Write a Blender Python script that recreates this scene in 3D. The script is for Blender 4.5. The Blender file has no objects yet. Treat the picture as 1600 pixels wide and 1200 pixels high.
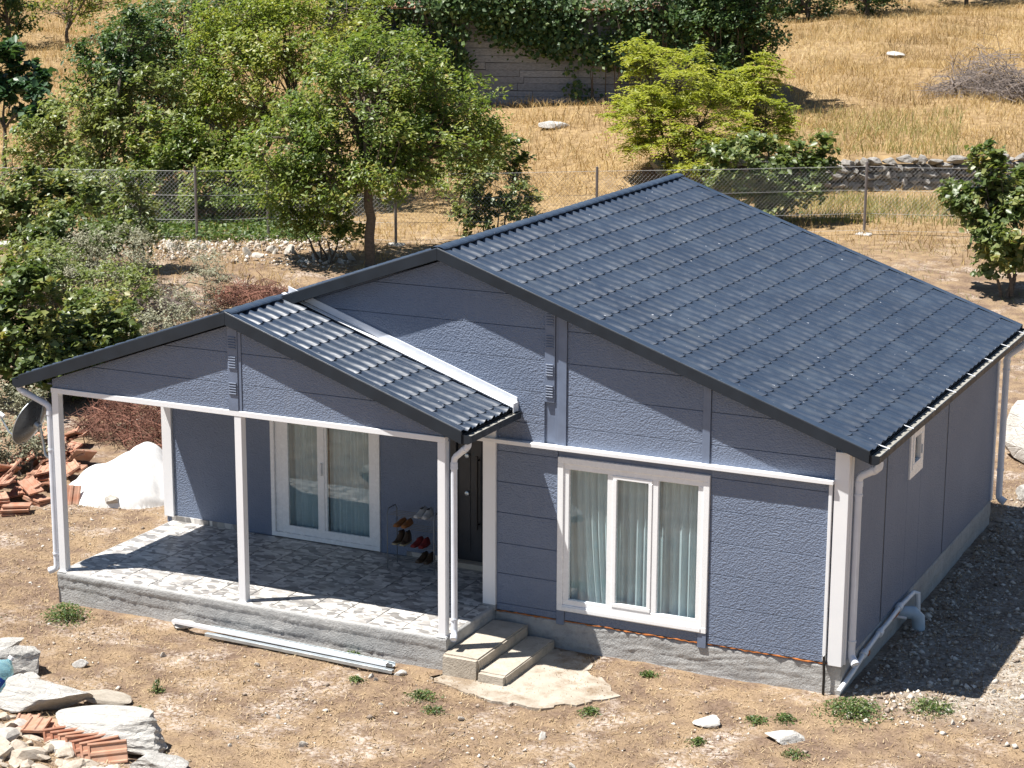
import bpy, bmesh, math, random
import numpy as np
from mathutils import Vector, Matrix

# ------------------------------------------------------------------ camera, sky, sun, exposure
scene = bpy.context.scene
col = scene.collection
cam_d = bpy.data.cameras.new('camera'); cam = bpy.data.objects.new('camera', cam_d); col.objects.link(cam)
yaw, pitch, roll = -0.44571, -0.22625, 0.00468
fw = Vector((math.sin(yaw)*math.cos(pitch), math.cos(yaw)*math.cos(pitch), math.sin(pitch)))
r0 = fw.cross(Vector((0, 0, 1))).normalized(); u0 = r0.cross(fw)
rt = r0*math.cos(roll) + u0*math.sin(roll); up = -r0*math.sin(roll) + u0*math.cos(roll)
m = Matrix((rt, up, -fw)).transposed().to_4x4(); m.translation = Vector((6.011, -21.284, 8.241))
cam.matrix_world = m
cam_d.sensor_width = 36.0; cam_d.lens = 3178.07/1600*36; cam_d.clip_start = .5; cam_d.clip_end = 3000
scene.camera = cam

SUN = Vector((-0.335, -0.240, 0.911)).normalized()      # towards the sun
world = bpy.data.worlds.new('World'); scene.world = world; world.use_nodes = True
wn = world.node_tree; bg = wn.nodes['Background']
sky = wn.nodes.new('ShaderNodeTexSky'); sky.sky_type = 'NISHITA'; sky.sun_disc = False
sky.sun_elevation = math.asin(SUN.z); sky.sun_rotation = math.atan2(SUN.x, SUN.y)
sky.air_density = 1.0; sky.dust_density = .3; sky.ozone_density = 1.8
wn.links.new(sky.outputs[0], bg.inputs[0]); bg.inputs[1].default_value = 0.05
sl = bpy.data.lights.new('sun', 'SUN'); sl.energy = 5.0; sl.angle = math.radians(.53); sl.color = (1, .965, .91)
so = bpy.data.objects.new('sun', sl); col.objects.link(so)
so.rotation_euler = (-SUN).to_track_quat('-Z', 'Y').to_euler()
scene.view_settings.view_transform = 'Standard'; scene.view_settings.look = 'None'
scene.view_settings.exposure = 0.95; scene.view_settings.gamma = 1.0
scene.cycles.use_denoising = True
scene.cycles.max_bounces = 8; scene.cycles.transparent_max_bounces = 12
scene.cycles.sample_clamp_indirect = 4

# ------------------------------------------------------------------ helpers
def link(o, parent=None):
    col.objects.link(o)
    if parent is not None: o.parent = parent
    return o
def tag(o, label=None, cat=None, group=None, kind=None):
    if label: o['label'] = label
    if cat: o['category'] = cat
    if group: o['group'] = group
    if kind: o['kind'] = kind
    return o
def empty(name, loc, label, cat, group=None):
    o = bpy.data.objects.new(name, None); o.location = loc; o.empty_display_size = .2
    return tag(link(o), label, cat, group)
def place(me, name, parent=None, mat4=None):
    o = bpy.data.objects.new(name, me); link(o, parent)
    if mat4 is not None: o.matrix_local = mat4
    return o
def tri_mesh(name, V, F, mat, attr=None, smooth=False):
    V = np.asarray(V, np.float32); F = np.asarray(F, np.int32)
    me = bpy.data.meshes.new(name); k = F.shape[1]
    me.vertices.add(len(V)); me.vertices.foreach_set('co', V.ravel())
    me.loops.add(F.size); me.loops.foreach_set('vertex_index', F.ravel())
    me.polygons.add(len(F)); me.polygons.foreach_set('loop_start', np.arange(0, F.size, k, dtype=np.int32))
    me.polygons.foreach_set('loop_total', np.full(len(F), k, np.int32))
    if smooth: me.polygons.foreach_set('use_smooth', np.ones(len(F), bool))
    if attr:
        for an, av in attr.items():
            a = me.attributes.new(an, 'FLOAT', 'POINT'); a.data.foreach_set('value', np.asarray(av, np.float32))
    me.update(calc_edges=True); me.materials.append(mat)
    return me
class MB:
    """collects shapes, builds one mesh"""
    def __init__(s): s.v = []; s.f = []
    def add(s, V, F):
        b = len(s.v); s.v += [tuple(p) for p in V]; s.f += [tuple(i+b for i in f) for f in F]; return s
    def box(s, x0, x1, y0, y1, z0, z1):
        return s.add([(x0,y0,z0),(x1,y0,z0),(x1,y1,z0),(x0,y1,z0),(x0,y0,z1),(x1,y0,z1),(x1,y1,z1),(x0,y1,z1)],
                     [(0,3,2,1),(4,5,6,7),(0,1,5,4),(1,2,6,5),(2,3,7,6),(3,0,4,7)])
    def prism(s, poly, d0, d1, fn):
        """poly in (a,b); fn(a,b,d) -> world"""
        n = len(poly)
        V = [fn(a,b,d0) for a,b in poly] + [fn(a,b,d1) for a,b in poly]
        return s.add(V, [tuple(range(n-1,-1,-1)), tuple(range(n,2*n))] + [(i,(i+1)%n,n+(i+1)%n,n+i) for i in range(n)])
    def tube(s, path, r, n=8, cap=True):
        P = [Vector(p) for p in path]; k = len(P); R = r if hasattr(r, '__len__') else [r]*k
        V = []; prev = None
        for i in range(k):
            d = (P[min(i+1,k-1)]-P[max(i-1,0)]).normalized()
            a = Vector((0,0,1)) if abs(d.z) < .9 else Vector((1,0,0))
            if prev is not None: a = prev
            x = (a - d*a.dot(d)).normalized(); prev = x; y = d.cross(x)
            V += [P[i] + (x*math.cos(t)+y*math.sin(t))*R[i] for t in [2*math.pi*j/n for j in range(n)]]
        F = [(i*n+j, i*n+(j+1)%n, (i+1)*n+(j+1)%n, (i+1)*n+j) for i in range(k-1) for j in range(n)]
        if cap: F += [tuple(range(n-1,-1,-1)), tuple(range((k-1)*n, k*n))]
        return s.add(V, F)
    def mesh(s, name, mat, bevel=0, smooth=False, seg=1):
        bm = bmesh.new(); vs = [bm.verts.new(p) for p in s.v]
        for f in s.f:
            try: bm.faces.new([vs[i] for i in f])
            except ValueError: pass
        bmesh.ops.recalc_face_normals(bm, faces=bm.faces)
        if bevel: bmesh.ops.bevel(bm, geom=list(bm.edges), offset=bevel, segments=seg, affect='EDGES', clamp_overlap=True, profile=.5)
        if smooth:
            for f in bm.faces: f.smooth = True
        me = bpy.data.meshes.new(name); bm.to_mesh(me); bm.free(); me.materials.append(mat)
        return me
    def build(s, name, mat, parent=None, bevel=0, smooth=False, seg=1):
        me = s.mesh(name, mat, bevel, smooth, seg)
        if smooth: me.set_sharp_from_angle(angle=math.radians(40))
        return place(me, name, parent)
def PB(name, mat, parent, *b, bevel=.004):
    return MB().box(*b).build(name, mat, parent, bevel)

# ------------------------------------------------------------------ materials
class NT:
    def __init__(s, name):
        s.m = bpy.data.materials.new(name); s.m.use_nodes = True; s.t = s.m.node_tree
        s.b = s.t.nodes['Principled BSDF']; s.out = s.t.nodes['Material Output']
        s.tc = s.t.nodes.new('ShaderNodeTexCoord')
    def n(s, ty, **kw):
        o = s.t.nodes.new('ShaderNode'+ty)
        for k, v in kw.items():
            if k in o.inputs: s.put(o.inputs[k], v)
            else: setattr(o, k, v)
        return o
    def put(s, sock, v):
        if isinstance(v, bpy.types.NodeSocket): s.t.links.new(v, sock)
        else:
            if isinstance(v, tuple) and len(v) == 3 and sock.type == 'RGBA': v = v+(1,)
            sock.default_value = v
    def coord(s, scale=(1,1,1), rot=(0,0,0), which='Object', loc=None):
        mp = s.n('Mapping'); s.put(mp.inputs['Vector'], s.tc.outputs[which]); mp.inputs['Scale'].default_value = scale; mp.inputs['Rotation'].default_value = rot
        if loc is not None: s.put(mp.inputs['Location'], loc)
        return mp.outputs[0]
    def noise(s, scale, detail=4, vec=None, rough=.55):
        o = s.n('TexNoise', Scale=scale, Detail=detail, Roughness=rough); s.put(o.inputs['Vector'], vec or s.tc.outputs['Object']); return o.outputs['Fac']
    def vor(s, scale, feature='F1', vec=None, out='Distance', rnd=1.0):
        o = s.n('TexVoronoi', feature=feature, Scale=scale, Randomness=rnd); s.put(o.inputs['Vector'], vec or s.tc.outputs['Object']); return o.outputs[out]
    def ramp(s, fac, stops, interp='LINEAR'):
        o = s.n('ValToRGB'); s.put(o.inputs[0], fac); e = o.color_ramp.elements; o.color_ramp.interpolation = interp
        while len(e) < len(stops): e.new(.5)
        for i, (p, c) in enumerate(stops):
            e[i].position = p; e[i].color = (c,c,c,1) if not isinstance(c, tuple) else c+(1,)
        return o.outputs[0]
    def mix(s, fac, a, b, blend='MIX'):
        o = s.n('Mix', data_type='RGBA', blend_type=blend); s.put(o.inputs[0], fac); s.put(o.inputs[6], a); s.put(o.inputs[7], b); return o.outputs[2]
    def math(s, op, a, b=0.0):
        o = s.n('Math', operation=op); s.put(o.inputs[0], a); s.put(o.inputs[1], b); return o.outputs[0]
    def attr(s, name):
        return s.n('Attribute', attribute_name=name).outputs['Fac']
    def rnd(s): return s.n('ObjectInfo').outputs['Random']
    def bump(s, h, strength=.5, dist=.01):
        o = s.n('Bump', Strength=strength, Distance=dist); s.put(o.inputs['Height'], h)
        s.t.links.new(o.outputs[0], s.b.inputs['Normal']); return o
    def set(s, **kw):
        for k, v in kw.items(): s.put(s.b.inputs[k.replace('_', ' ')], v)
        return s
def plain(name, c, rough=.5, metal=0., var=.12, nscale=6., bump=0., bscale=60., spec=.5):
    t = NT(name); f = t.noise(nscale, 5)
    c0 = tuple(max(0, v*(1-var)) for v in c); c1 = tuple(min(1, v*(1+var)) for v in c)
    t.set(Base_Color=t.ramp(f, [(.3, c0), (.7, c1)]), Metallic=metal, Roughness=t.ramp(t.noise(nscale*3, 3), [(.3, max(0, rough-.07)), (.7, min(1, rough+.1))]))
    t.b.inputs['Specular IOR Level'].default_value = spec
    if bump: t.bump(t.noise(bscale, 5), bump, .004)
    return t.m

def wall_mat():
    t = NT('painted_stucco_panel')
    f = t.noise(1.1, 5); g = t.noise(9, 4)
    c = t.ramp(f, [(.3, (.138,.174,.252)), (.7, (.163,.202,.286))])
    c = t.mix(t.ramp(g, [(.4, 0.), (.75, .25)]), c, (.19,.225,.30))
    # a few dusty runs
    st = t.noise(5, 4, t.coord((3,3,.35)))
    c = t.mix(t.ramp(st, [(.58, 0.), (.8, .22)]), c, (.27,.285,.315))
    t.set(Base_Color=c, Roughness=.62)
    v1 = t.vor(50, 'SMOOTH_F1', t.coord((1,1,1.3))); n1 = t.noise(110, 3); n2 = t.noise(24, 3)
    h = t.math('ADD', t.math('MULTIPLY', v1, 1.0), t.math('ADD', t.math('MULTIPLY', n1, .55), t.math('MULTIPLY', n2, .7)))
    t.bump(h, .9, .011); return t.m
M_wall = wall_mat()
M_trimgrey = plain('painted_grey_trim', (.148,.185,.265), .45)
def trim_mat():
    t = NT('white_pvc'); c = t.ramp(t.noise(2.2, 4), [(.3, (.77,.78,.80)), (.7, (.81,.815,.825))])
    c = t.mix(t.ramp(t.noise(9, 6, t.coord((3,3,.5))), [(.60, 0.), (.85, .16)]), c, (.62,.60,.57)); c = t.mix(t.ramp(t.noise(26, 5), [(.70, 0.), (.76, .3)]), c, (.46,.43,.39))
    t.set(Base_Color=c, Roughness=t.ramp(t.noise(6, 4), [(.3, .3), (.7, .5)])); return t.m
M_white = trim_mat()
M_gloss = plain('white_window_pvc', (.83,.84,.85), .25, var=.02)
M_pipe = plain('pvc_downpipe', (.66,.69,.75), .35, var=.06)
M_pipeblue = plain('blue_grey_pipe', (.42,.52,.60), .4)
def roof_mat():
    t = NT('painted_roof_metal')
    c = t.ramp(t.noise(.8, 5), [(.3, (.023,.036,.061)), (.7, (.032,.048,.077))])
    # chalky drips and specks
    sp = t.noise(28, 2, t.coord((.45,1.3,1)))
    c = t.mix(t.ramp(sp, [(.735, 0.), (.78, .75)]), c, (.5,.52,.55))
    d = t.noise(3.2, 6)
    c = t.mix(t.ramp(d, [(.5, 0.), (.8, .28)]), c, (.11,.135,.165))
    sk = t.noise(6, 5, t.coord((.22,2.4,1)))
    c = t.mix(t.ramp(sk, [(.5, 0.), (.78, .35)]), c, (.085,.095,.10))
    t.set(Base_Color=c, Roughness=t.ramp(t.noise(7, 4), [(.3, .26), (.7, .42)]))
    t.b.inputs['Specular IOR Level'].default_value = .75
    t.bump(t.noise(2.2, 3), .12, .02)
    return t.m
M_roof = roof_mat()
M_flash = plain('dark_flashing_metal', (.017,.023,.032), .5, var=.2, nscale=3, spec=.3)
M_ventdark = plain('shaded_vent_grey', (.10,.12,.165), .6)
M_galv = plain('galvanised_steel', (.50,.55,.58), .38, .75, var=.15)
M_dust = plain('dusty_gutter_lining', (.27,.26,.23), .8, var=.25, nscale=12)
M_foam = plain('orange_mounting_foam', (.42,.14,.035), .85, var=.3, nscale=15, bump=.8, bscale=50)
def concrete_mat(name, a, b, w, bs=.9):
    t = NT(name)
    c = t.ramp(t.noise(1.6, 6), [(.3, a), (.7, b)])
    c = t.mix(t.ramp(t.noise(14, 6), [(.32, .4), (.5, 0.)]), c, tuple(v*.6 for v in a))
    c = t.mix(t.ramp(t.noise(4, 6, t.coord((1,1,.4))), [(.5, 0.), (.72, .55)]), c, w)
    t.set(Base_Color=c, Roughness=.92)
    h = t.math('ADD', t.noise(45, 6), t.math('MULTIPLY', t.ramp(t.vor(60), [(.0, 0.), (.35, 1.)]), .35))
    t.bump(h, bs, .012); return t.m
M_conc = concrete_mat('cast_concrete', (.33,.33,.325), (.42,.415,.40), (.50,.49,.47))
M_step = concrete_mat('pale_step_concrete', (.38,.33,.265), (.48,.425,.35), (.54,.485,.41), .8)
def tile_mat():
    t = NT('stone_print_floor_tile')
    r = t.rnd(); off = t.n('CombineXYZ'); t.put(off.inputs[0], t.math('MULTIPLY', r, 37.)); t.put(off.inputs[1], t.math('MULTIPLY', r, 91.))
    vec = t.coord((4.6,7.2,1), (0,0,.75), loc=off.outputs[0])
    w = t.n('VectorMath', operation='ADD'); nn = t.n('TexNoise', Scale=1.2, Detail=1.0); t.put(nn.inputs['Vector'], vec); t.put(w.inputs[0], vec); t.put(w.inputs[1], nn.outputs['Color'])
    cell = t.vor(1.9, 'F1', w.outputs[0], 'Color'); sep = t.n('SeparateColor'); t.put(sep.inputs[0], cell)
    c = t.ramp(sep.outputs[0], [(0., (.15,.145,.14)), (.25, (.25,.235,.22)), (.45, (.38,.36,.335)), (.65, (.52,.495,.465)), (1., (.68,.655,.61))])
    e = t.vor(1.9, 'DISTANCE_TO_EDGE', w.outputs[0])
    c = t.mix(t.ramp(e, [(0., .5), (.05, 0.)]), c, (.2,.2,.21))
    g = t.noise(6, 6, t.coord((2,7,1), (0,0,.55)))
    c = t.mix(t.ramp(g, [(.4, 0.), (.75, .3)]), c, (.58,.55,.52))
    t.set(Base_Color=c, Roughness=t.ramp(t.noise(9, 4), [(.3, .35), (.7, .55)])); return t.m
M_tile = tile_mat()
M_grout = plain('tile_grout', (.13,.125,.12), .9)
def glass_mat():
    t = NT('window_glass')
    gl = t.n('BsdfGlossy', Roughness=.0); gl.inputs['Color'].default_value = (1,1,1,1)
    tr = t.n('BsdfTransparent'); tr.inputs['Color'].default_value = (.93,.97,.965,1)
    ge = t.n('NewGeometry'); dt = t.n('VectorMath', operation='DOT_PRODUCT'); t.put(dt.inputs[0], ge.outputs['Normal']); t.put(dt.inputs[1], ge.outputs['Incoming'])
    sch = t.math('ADD', t.math('MULTIPLY', t.math('POWER', t.math('SUBTRACT', 1.0, t.math('ABSOLUTE', dt.outputs['Value'])), 5.0), .90), .09); mx = t.n('MixShader')
    t.put(mx.inputs[0], sch); t.put(mx.inputs[1], tr.outputs[0]); t.put(mx.inputs[2], gl.outputs[0])
    t.t.links.new(mx.outputs[0], t.out.inputs['Surface']); return t.m
M_glass = glass_mat()
def cloth_mat(name, c, tr=.35):
    t = NT(name); t.set(Base_Color=t.ramp(t.noise(5, 4, t.coord((6,6,.5))), [(.3, tuple(v*.85 for v in c)), (.7, c)]), Roughness=.85)
    ts = t.n('BsdfTranslucent'); ts.inputs['Color'].default_value = c+(1,); mx = t.n('MixShader'); mx.inputs[0].default_value = tr
    t.t.links.new(t.b.outputs[0], mx.inputs[1]); t.t.links.new(ts.outputs[0], mx.inputs[2]); t.t.links.new(mx.outputs[0], t.out.inputs['Surface']); return t.m
M_curtain = cloth_mat('sheer_curtain', (.62,.77,.82), .25)
M_tarp = cloth_mat('white_sheeting', (.86,.85,.82), .1)
M_dark = plain('dark_entry_door', (.022,.026,.034), .4)
M_black = plain('black_metal', (.012,.012,.014), .35)
M_inter = plain('interior_plaster', (.35,.35,.35), .9)
def rock_mat(name, a, b, d, bd=.035):
    t = NT(name); r = t.rnd()
    c = t.ramp(t.noise(2.2, 8), [(.3, a), (.68, b)])
    c = t.mix(t.ramp(t.noise(7, 8, rough=.65), [(.54, 0.), (.70, .75)]), c, d)
    c = t.mix(t.math('MULTIPLY', r, .15), c, tuple(v*.6 for v in a))
    t.set(Base_Color=c, Roughness=.95); cr = t.ramp(t.vor(1.6, 'DISTANCE_TO_EDGE', t.coord((1,1.6,2.2))), [(0., 0.), (.03, 1.)])
    t.bump(t.math('ADD', t.math('MULTIPLY', cr, .25), t.math('ADD', t.noise(11, 8, rough=.7), t.math('MULTIPLY', t.noise(60, 4), .3))), .9, bd); return t.m
M_rock = rock_mat('pale_limestone', (.48,.455,.415), (.66,.635,.59), (.28,.265,.245))
M_wallstone = rock_mat('weathered_limestone', (.25,.23,.205), (.42,.395,.36), (.10,.095,.088))
M_loose = rock_mat('loose_limestone', (.48,.455,.415), (.66,.635,.59), (.36,.34,.31), .01)
M_palestone = rock_mat('pale_stone_chip', (.40,.365,.32), (.58,.545,.49), (.36,.32,.27), .004)
M_rubble = rock_mat('dusty_rubble', (.40,.33,.255), (.56,.485,.40), (.27,.21,.15), .008)
def clay_mat():
    t = NT('terracotta'); r = t.rnd()
    c = t.mix(r, (.33,.135,.08), (.44,.23,.145)); c = t.mix(t.ramp(t.noise(7, 7), [(.42, 0.), (.72, .75)]), c, (.46,.33,.245))
    c = t.mix(t.ramp(t.noise(3, 5), [(.55, 0.), (.75, .5)]), c, (.20,.11,.075))
    t.set(Base_Color=c, Roughness=.9); t.bump(t.noise(40, 5), .4, .006); return t.m
M_clay = clay_mat()
def wood_mat(name, a, b):
    t = NT(name); r = t.rnd(); sh = t.n('CombineXYZ'); t.put(sh.inputs[2], t.math('MULTIPLY', r, 50.))
    f = t.noise(4, 7, t.coord((.6,6,9), loc=sh.outputs[0])); c = t.ramp(f, [(.3, a), (.7, b)])
    c = t.mix(t.math('MULTIPLY', r, .45), c, tuple(v*.5 for v in a)); t.set(Base_Color=c, Roughness=.9); t.bump(f, .6, .01); return t.m
M_wood = wood_mat('weathered_grey_board', (.19,.205,.24), (.37,.395,.45))
M_woodpale = wood_mat('pale_weathered_board', (.20,.16,.13), (.33,.27,.22))
M_bark = wood_mat('bark', (.085,.065,.05), (.19,.15,.115))
M_stick = plain('dead_grey_twig', (.19,.155,.135), .95, var=.35)
M_redstick = plain('reddish_dry_twig', (.185,.085,.058), .95, var=.5, nscale=3)
def leaf_mat(name, stops, tr=.32, rough=.5, trc=None):
    t = NT(name); c = t.ramp(t.attr('tint'), stops)
    t.set(Base_Color=c, Roughness=rough); t.b.inputs['Specular IOR Level'].default_value = .5
    ts = t.n('BsdfTranslucent'); g = t.mix(1., c, trc or (1.25,1.35,.7), 'MULTIPLY'); t.put(ts.inputs[0], g)
    mx = t.n('MixShader'); mx.inputs[0].default_value = tr
    t.t.links.new(t.b.outputs[0], mx.inputs[1]); t.t.links.new(ts.outputs[0], mx.inputs[2]); t.t.links.new(mx.outputs[0], t.out.inputs['Surface']); return t.m
L_oak = leaf_mat('oak_leaf', [(0., (.080,.130,.034)), (.45, (.165,.225,.055)), (.8, (.28,.305,.075)), (1., (.40,.33,.11))], .42, .42)
L_bright = leaf_mat('yellow_green_leaf', [(0., (.105,.16,.036)), (.5, (.23,.28,.058)), (1., (.39,.36,.09))], .42, .42)
L_dark = leaf_mat('dark_green_leaf', [(0., (.030,.062,.022)), (.5, (.066,.122,.036)), (.85, (.135,.195,.058)), (1., (.23,.27,.085))], .28)
L_pale = leaf_mat('pale_vine_leaf', [(0., (.105,.145,.05)), (.5, (.21,.25,.09)), (1., (.37,.37,.15))], .38, .42)
L_broad = leaf_mat('broad_olive_leaf', [(0., (.062,.095,.032)), (.5, (.135,.18,.058)), (.82, (.25,.27,.09)), (1., (.40,.31,.11))], .33, .4)
L_fig = leaf_mat('fig_leaf', [(0., (.025,.065,.03)), (.6, (.055,.115,.045)), (1., (.11,.17,.06))], .25, .4)
L_yellow = leaf_mat('lime_frond_leaf', [(0., (.18,.22,.04)), (.5, (.32,.345,.06)), (1., (.46,.44,.09))], .42)
L_silver = leaf_mat('silvery_weed_leaf', [(0., (.19,.20,.13)), (.6, (.31,.31,.21)), (1., (.46,.44,.32))], .25, .7, (1,1,.9))
L_grass = leaf_mat('dry_grass_blade', [(0., (.22,.145,.062)), (.35, (.41,.285,.118)), (.75, (.58,.435,.205)), (1., (.68,.56,.33))], .3, .7, (1.1,1.,.8))
L_straw = leaf_mat('straw_litter', [(0., (.18,.115,.06)), (.5, (.38,.265,.145)), (1., (.56,.44,.27))], .15, .8, (1,1,.9))
L_weedbrown = leaf_mat('dead_weed_stalk', [(0., (.13,.085,.045)), (.5, (.23,.165,.075)), (1., (.30,.26,.11))], .25, .8, (1,1,.8))
L_green = leaf_mat('green_weed_leaf', [(0., (.05,.09,.025)), (.6, (.10,.16,.045)), (1., (.21,.25,.08))])
L_olivegrass = leaf_mat('olive_grass_blade', [(0., (.15,.16,.05)), (.6, (.27,.26,.085)), (1., (.40,.35,.14))], .3, .7)

# ------------------------------------------------------------------ ground
def sst(a, b, x):
    t = np.clip((x-a)/(b-a), 0, 1); return t*t*(3-2*t)
def wob(x, y, s, seed):
    o = 0; rs = np.random.RandomState(seed)
    for i in range(7):
        a = rs.uniform(0, 6.283); f = s*rs.uniform(.6, 2.2); p = rs.uniform(0, 6.283)
        o = o+np.sin((x*np.cos(a)+y*np.sin(a))*f+p)
    return o/7
WA = np.array([-11.02, 35.92]); WD = np.array([.8254, .5646]); WN = np.array([-.5646, .8254])
def hillward(x, y): return (x-6.0)*-.431+(y+21.3)*.902
def terrain(x, y):
    s = hillward(x, y)
    h = -.42+.74*sst(37, 51, s)+.15*sst(50, 60, s)
    sd = (x-WA[0])*WN[0]+(y-WA[1])*WN[1]; al = (x-WA[0])*WD[0]+(y-WA[1])*WD[1]
    r = sst(-9, -3, al)
    h = h+.9*(r*sst(.12, .5, sd)+(1-r)*sst(-2, 16, sd))
    h = h+.048*np.clip(s-63, 0, 60)+.09*np.clip(s-123, 0, 400)
    far = sst(40, 60, s)
    h = h+.035*wob(x, y, 1.6, 3)*(1-far)+far*(.10*wob(x, y, .9, 5))+sst(64, 76, s)*(.30*wob(x, y, .8, 9)+.10*wob(x, y, 2.2, 10))
    h = h+.5*sst(-14, -24, x)*sst(30, 40, s)*(1-sst(44, 52, s))
    h = h+.16*np.exp(-(((x+7.6)/1.1)**2+((y+5.5)/.5)**2))
    return h
def tz(x, y): return float(terrain(np.array(float(x)), np.array(float(y))))
def axis(lo, hi, fine0, fine1, d, D):
    a = list(np.arange(fine0, fine1, d)); x = fine0; st = d
    while x > lo: st = min(st*1.18, D if x > lo*.35 else 40); x -= st; a.append(x)
    x = fine1; st = d
    while x < hi: st = min(st*1.18, D if x < hi*.35 else 40); a.append(x); x += st
    return np.array(sorted(a))
def build_ground():
    xs = axis(-420, 380, -15, 4, .18, .8); ys = axis(-160, 520, -7, 11, .18, .8)
    X, Y = np.meshgrid(xs, ys); x = X.ravel(); y = Y.ravel(); rs = np.random.RandomState(2)
    s = hillward(x, y); z = terrain(x, y) + rs.normal(0, .006, len(x))*(1-sst(40, 60, s))
    nx = len(xs); ny = len(ys); i = np.arange(nx*ny).reshape(ny, nx)
    F = np.stack([i[:-1,:-1], i[:-1,1:], i[1:,1:], i[1:,:-1]], -1).reshape(-1, 4)
    field = sst(44, 56, s)
    grav = sst(-.2, .3, x)*sst(4.5, 1.5, x)*sst(-.6, .6, y)*sst(12, 7, y)
    t = NT('dry_ground')
    n1 = t.noise(.55, 6); n2 = t.noise(3.0, 7); n3 = t.noise(20, 5); n4 = t.noise(70, 3)
    soil = t.mix(t.ramp(n3, [(.3, 0.), (.7, 1.)]), (.122,.081,.057), (.225,.158,.113))
    straw = t.mix(t.ramp(n4, [(.3, 0.), (.7, 1.)]), (.215,.147,.088), (.355,.256,.162))
    c = t.mix(t.ramp(t.math('ADD', t.math('MULTIPLY', n2, .65), t.math('MULTIPLY', n1, .35)), [(.42, 0.), (.58, 1.)]), soil, straw)
    chalk = t.math('MULTIPLY', t.ramp(t.noise(1.3, 7), [(.52, 0.), (.66, 1.)]), t.ramp(n3, [(.42, 0.), (.6, 1.)]))
    c = t.mix(t.math('MULTIPLY', chalk, .9), c, (.50,.43,.375))
    f = t.attr('field')
    gold = t.mix(t.ramp(n2, [(.3, 0.), (.7, 1.)]), (.20,.13,.062), (.40,.28,.14)); c = t.mix(t.math('MULTIPLY', f, .85), c, gold)
    gv = t.mix(t.ramp(t.vor(24, out='Color'), [(.2, 0.), (.9, 1.)]), (.22,.19,.155), (.48,.44,.385))
    c = t.mix(t.math('MULTIPLY', t.attr('gravel'), t.ramp(n2, [(.35, .35), (.6, 1.)])), c, gv)
    t.set(Base_Color=c, Roughness=.97); t.b.inputs['Specular IOR Level'].default_value = .15
    t.bump(t.math('ADD', t.noise(28, 7), t.math('MULTIPLY', n2, 1.5)), .8, .035)
    me = tri_mesh('ground', np.stack([x, y, z], 1), F, t.m, {'field': field, 'gravel': grav}, True)
    return tag(place(me, 'ground'), kind='structure')
build_ground()

# ------------------------------------------------------------------ the house
house = empty('prefab_house', (0, 0, 0), 'blue-grey single-storey prefab house with dark metal roof and open porch', 'house')
def FR(y0): return lambda a, b, d: (a, y0-d, b)          # plane facing the street
def RI(x0): return lambda a, b, d: (x0+d, a, b)          # plane facing right
def clip(poly, n, c):
    """keep n.p <= c"""
    out = []
    for i in range(len(poly)):
        p, q = poly[i], poly[(i+1) % len(poly)]; dp = n[0]*p[0]+n[1]*p[1]-c; dq = n[0]*q[0]+n[1]*q[1]-c
        if dp <= 0: out.append(p)
        if dp*dq < 0:
            t = dp/(dp-dq); out.append((p[0]+(q[0]-p[0])*t, p[1]+(q[1]-p[1])*t))
    return out
def inset(poly, d):
    n = len(poly); cx = sum(p[0] for p in poly)/n; cy = sum(p[1] for p in poly)/n; out = poly
    for i in range(n):
        p, q = poly[i], poly[(i+1) % n]; e = (q[0]-p[0], q[1]-p[1]); L = math.hypot(*e)
        if L < 1e-6: continue
        nn = (e[1]/L, -e[0]/L)
        if nn[0]*(cx-p[0])+nn[1]*(cy-p[1]) > 0: nn = (-nn[0], -nn[1])
        out = clip(out, nn, nn[0]*p[0]+nn[1]*p[1]-d)
        if len(out) < 3: return []
    return out
def panel(poly, fn, parent, gap=.0024, name='wall_panel'):
    a = inset(poly, gap); b = inset(poly, gap+.0035)
    if len(a) < 3: return
    if len(b) != len(a): b = a
    n = len(a); V = [fn(p, q, -.022) for p, q in a]+[fn(p, q, -.004) for p, q in a]+[fn(p, q, 0.) for p, q in b]
    F = [tuple(range(2*n, 3*n)), tuple(range(n-1, -1, -1))]
    for k in (0, n): F += [(k+i, k+(i+1) % n, k+n+(i+1) % n, k+n+i) for i in range(n)]
    MB().add(V, F).build(name, M_wall, parent)
GR = [-.04]+[.05+.385*k for k in range(12)]              # groove heights
def panels(a0, a1, z0, z1, fn, parent, clips=()):
    zs = [z0]+[g for g in GR if z0+.03 < g < z1-.03]+[z1]
    for b0, b1 in zip(zs[:-1], zs[1:]):
        p = [(a0,b0),(a1,b0),(a1,b1),(a0,b1)]
        for n, c in clips:
            p = clip(p, n, c)
            if len(p) < 3: break
        if len(p) >= 3: panel(p, fn, parent)
SL = .348; XR, ZR = -5.061, 4.381; XE, ZE = .263, 2.527; XEL = -10.385
UND = .14
def roof_clips(xr, zr): return [((SL, 1.), zr-UND+SL*xr), ((-SL, 1.), zr-UND-SL*xr)]
XC0, XC1, XL, YB, D = -4.529, -4.357, -10.10, 1.255, 7.56
WX0, WX1, WZ0, WZ1 = -3.54, -1.627, .084, 1.996
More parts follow.
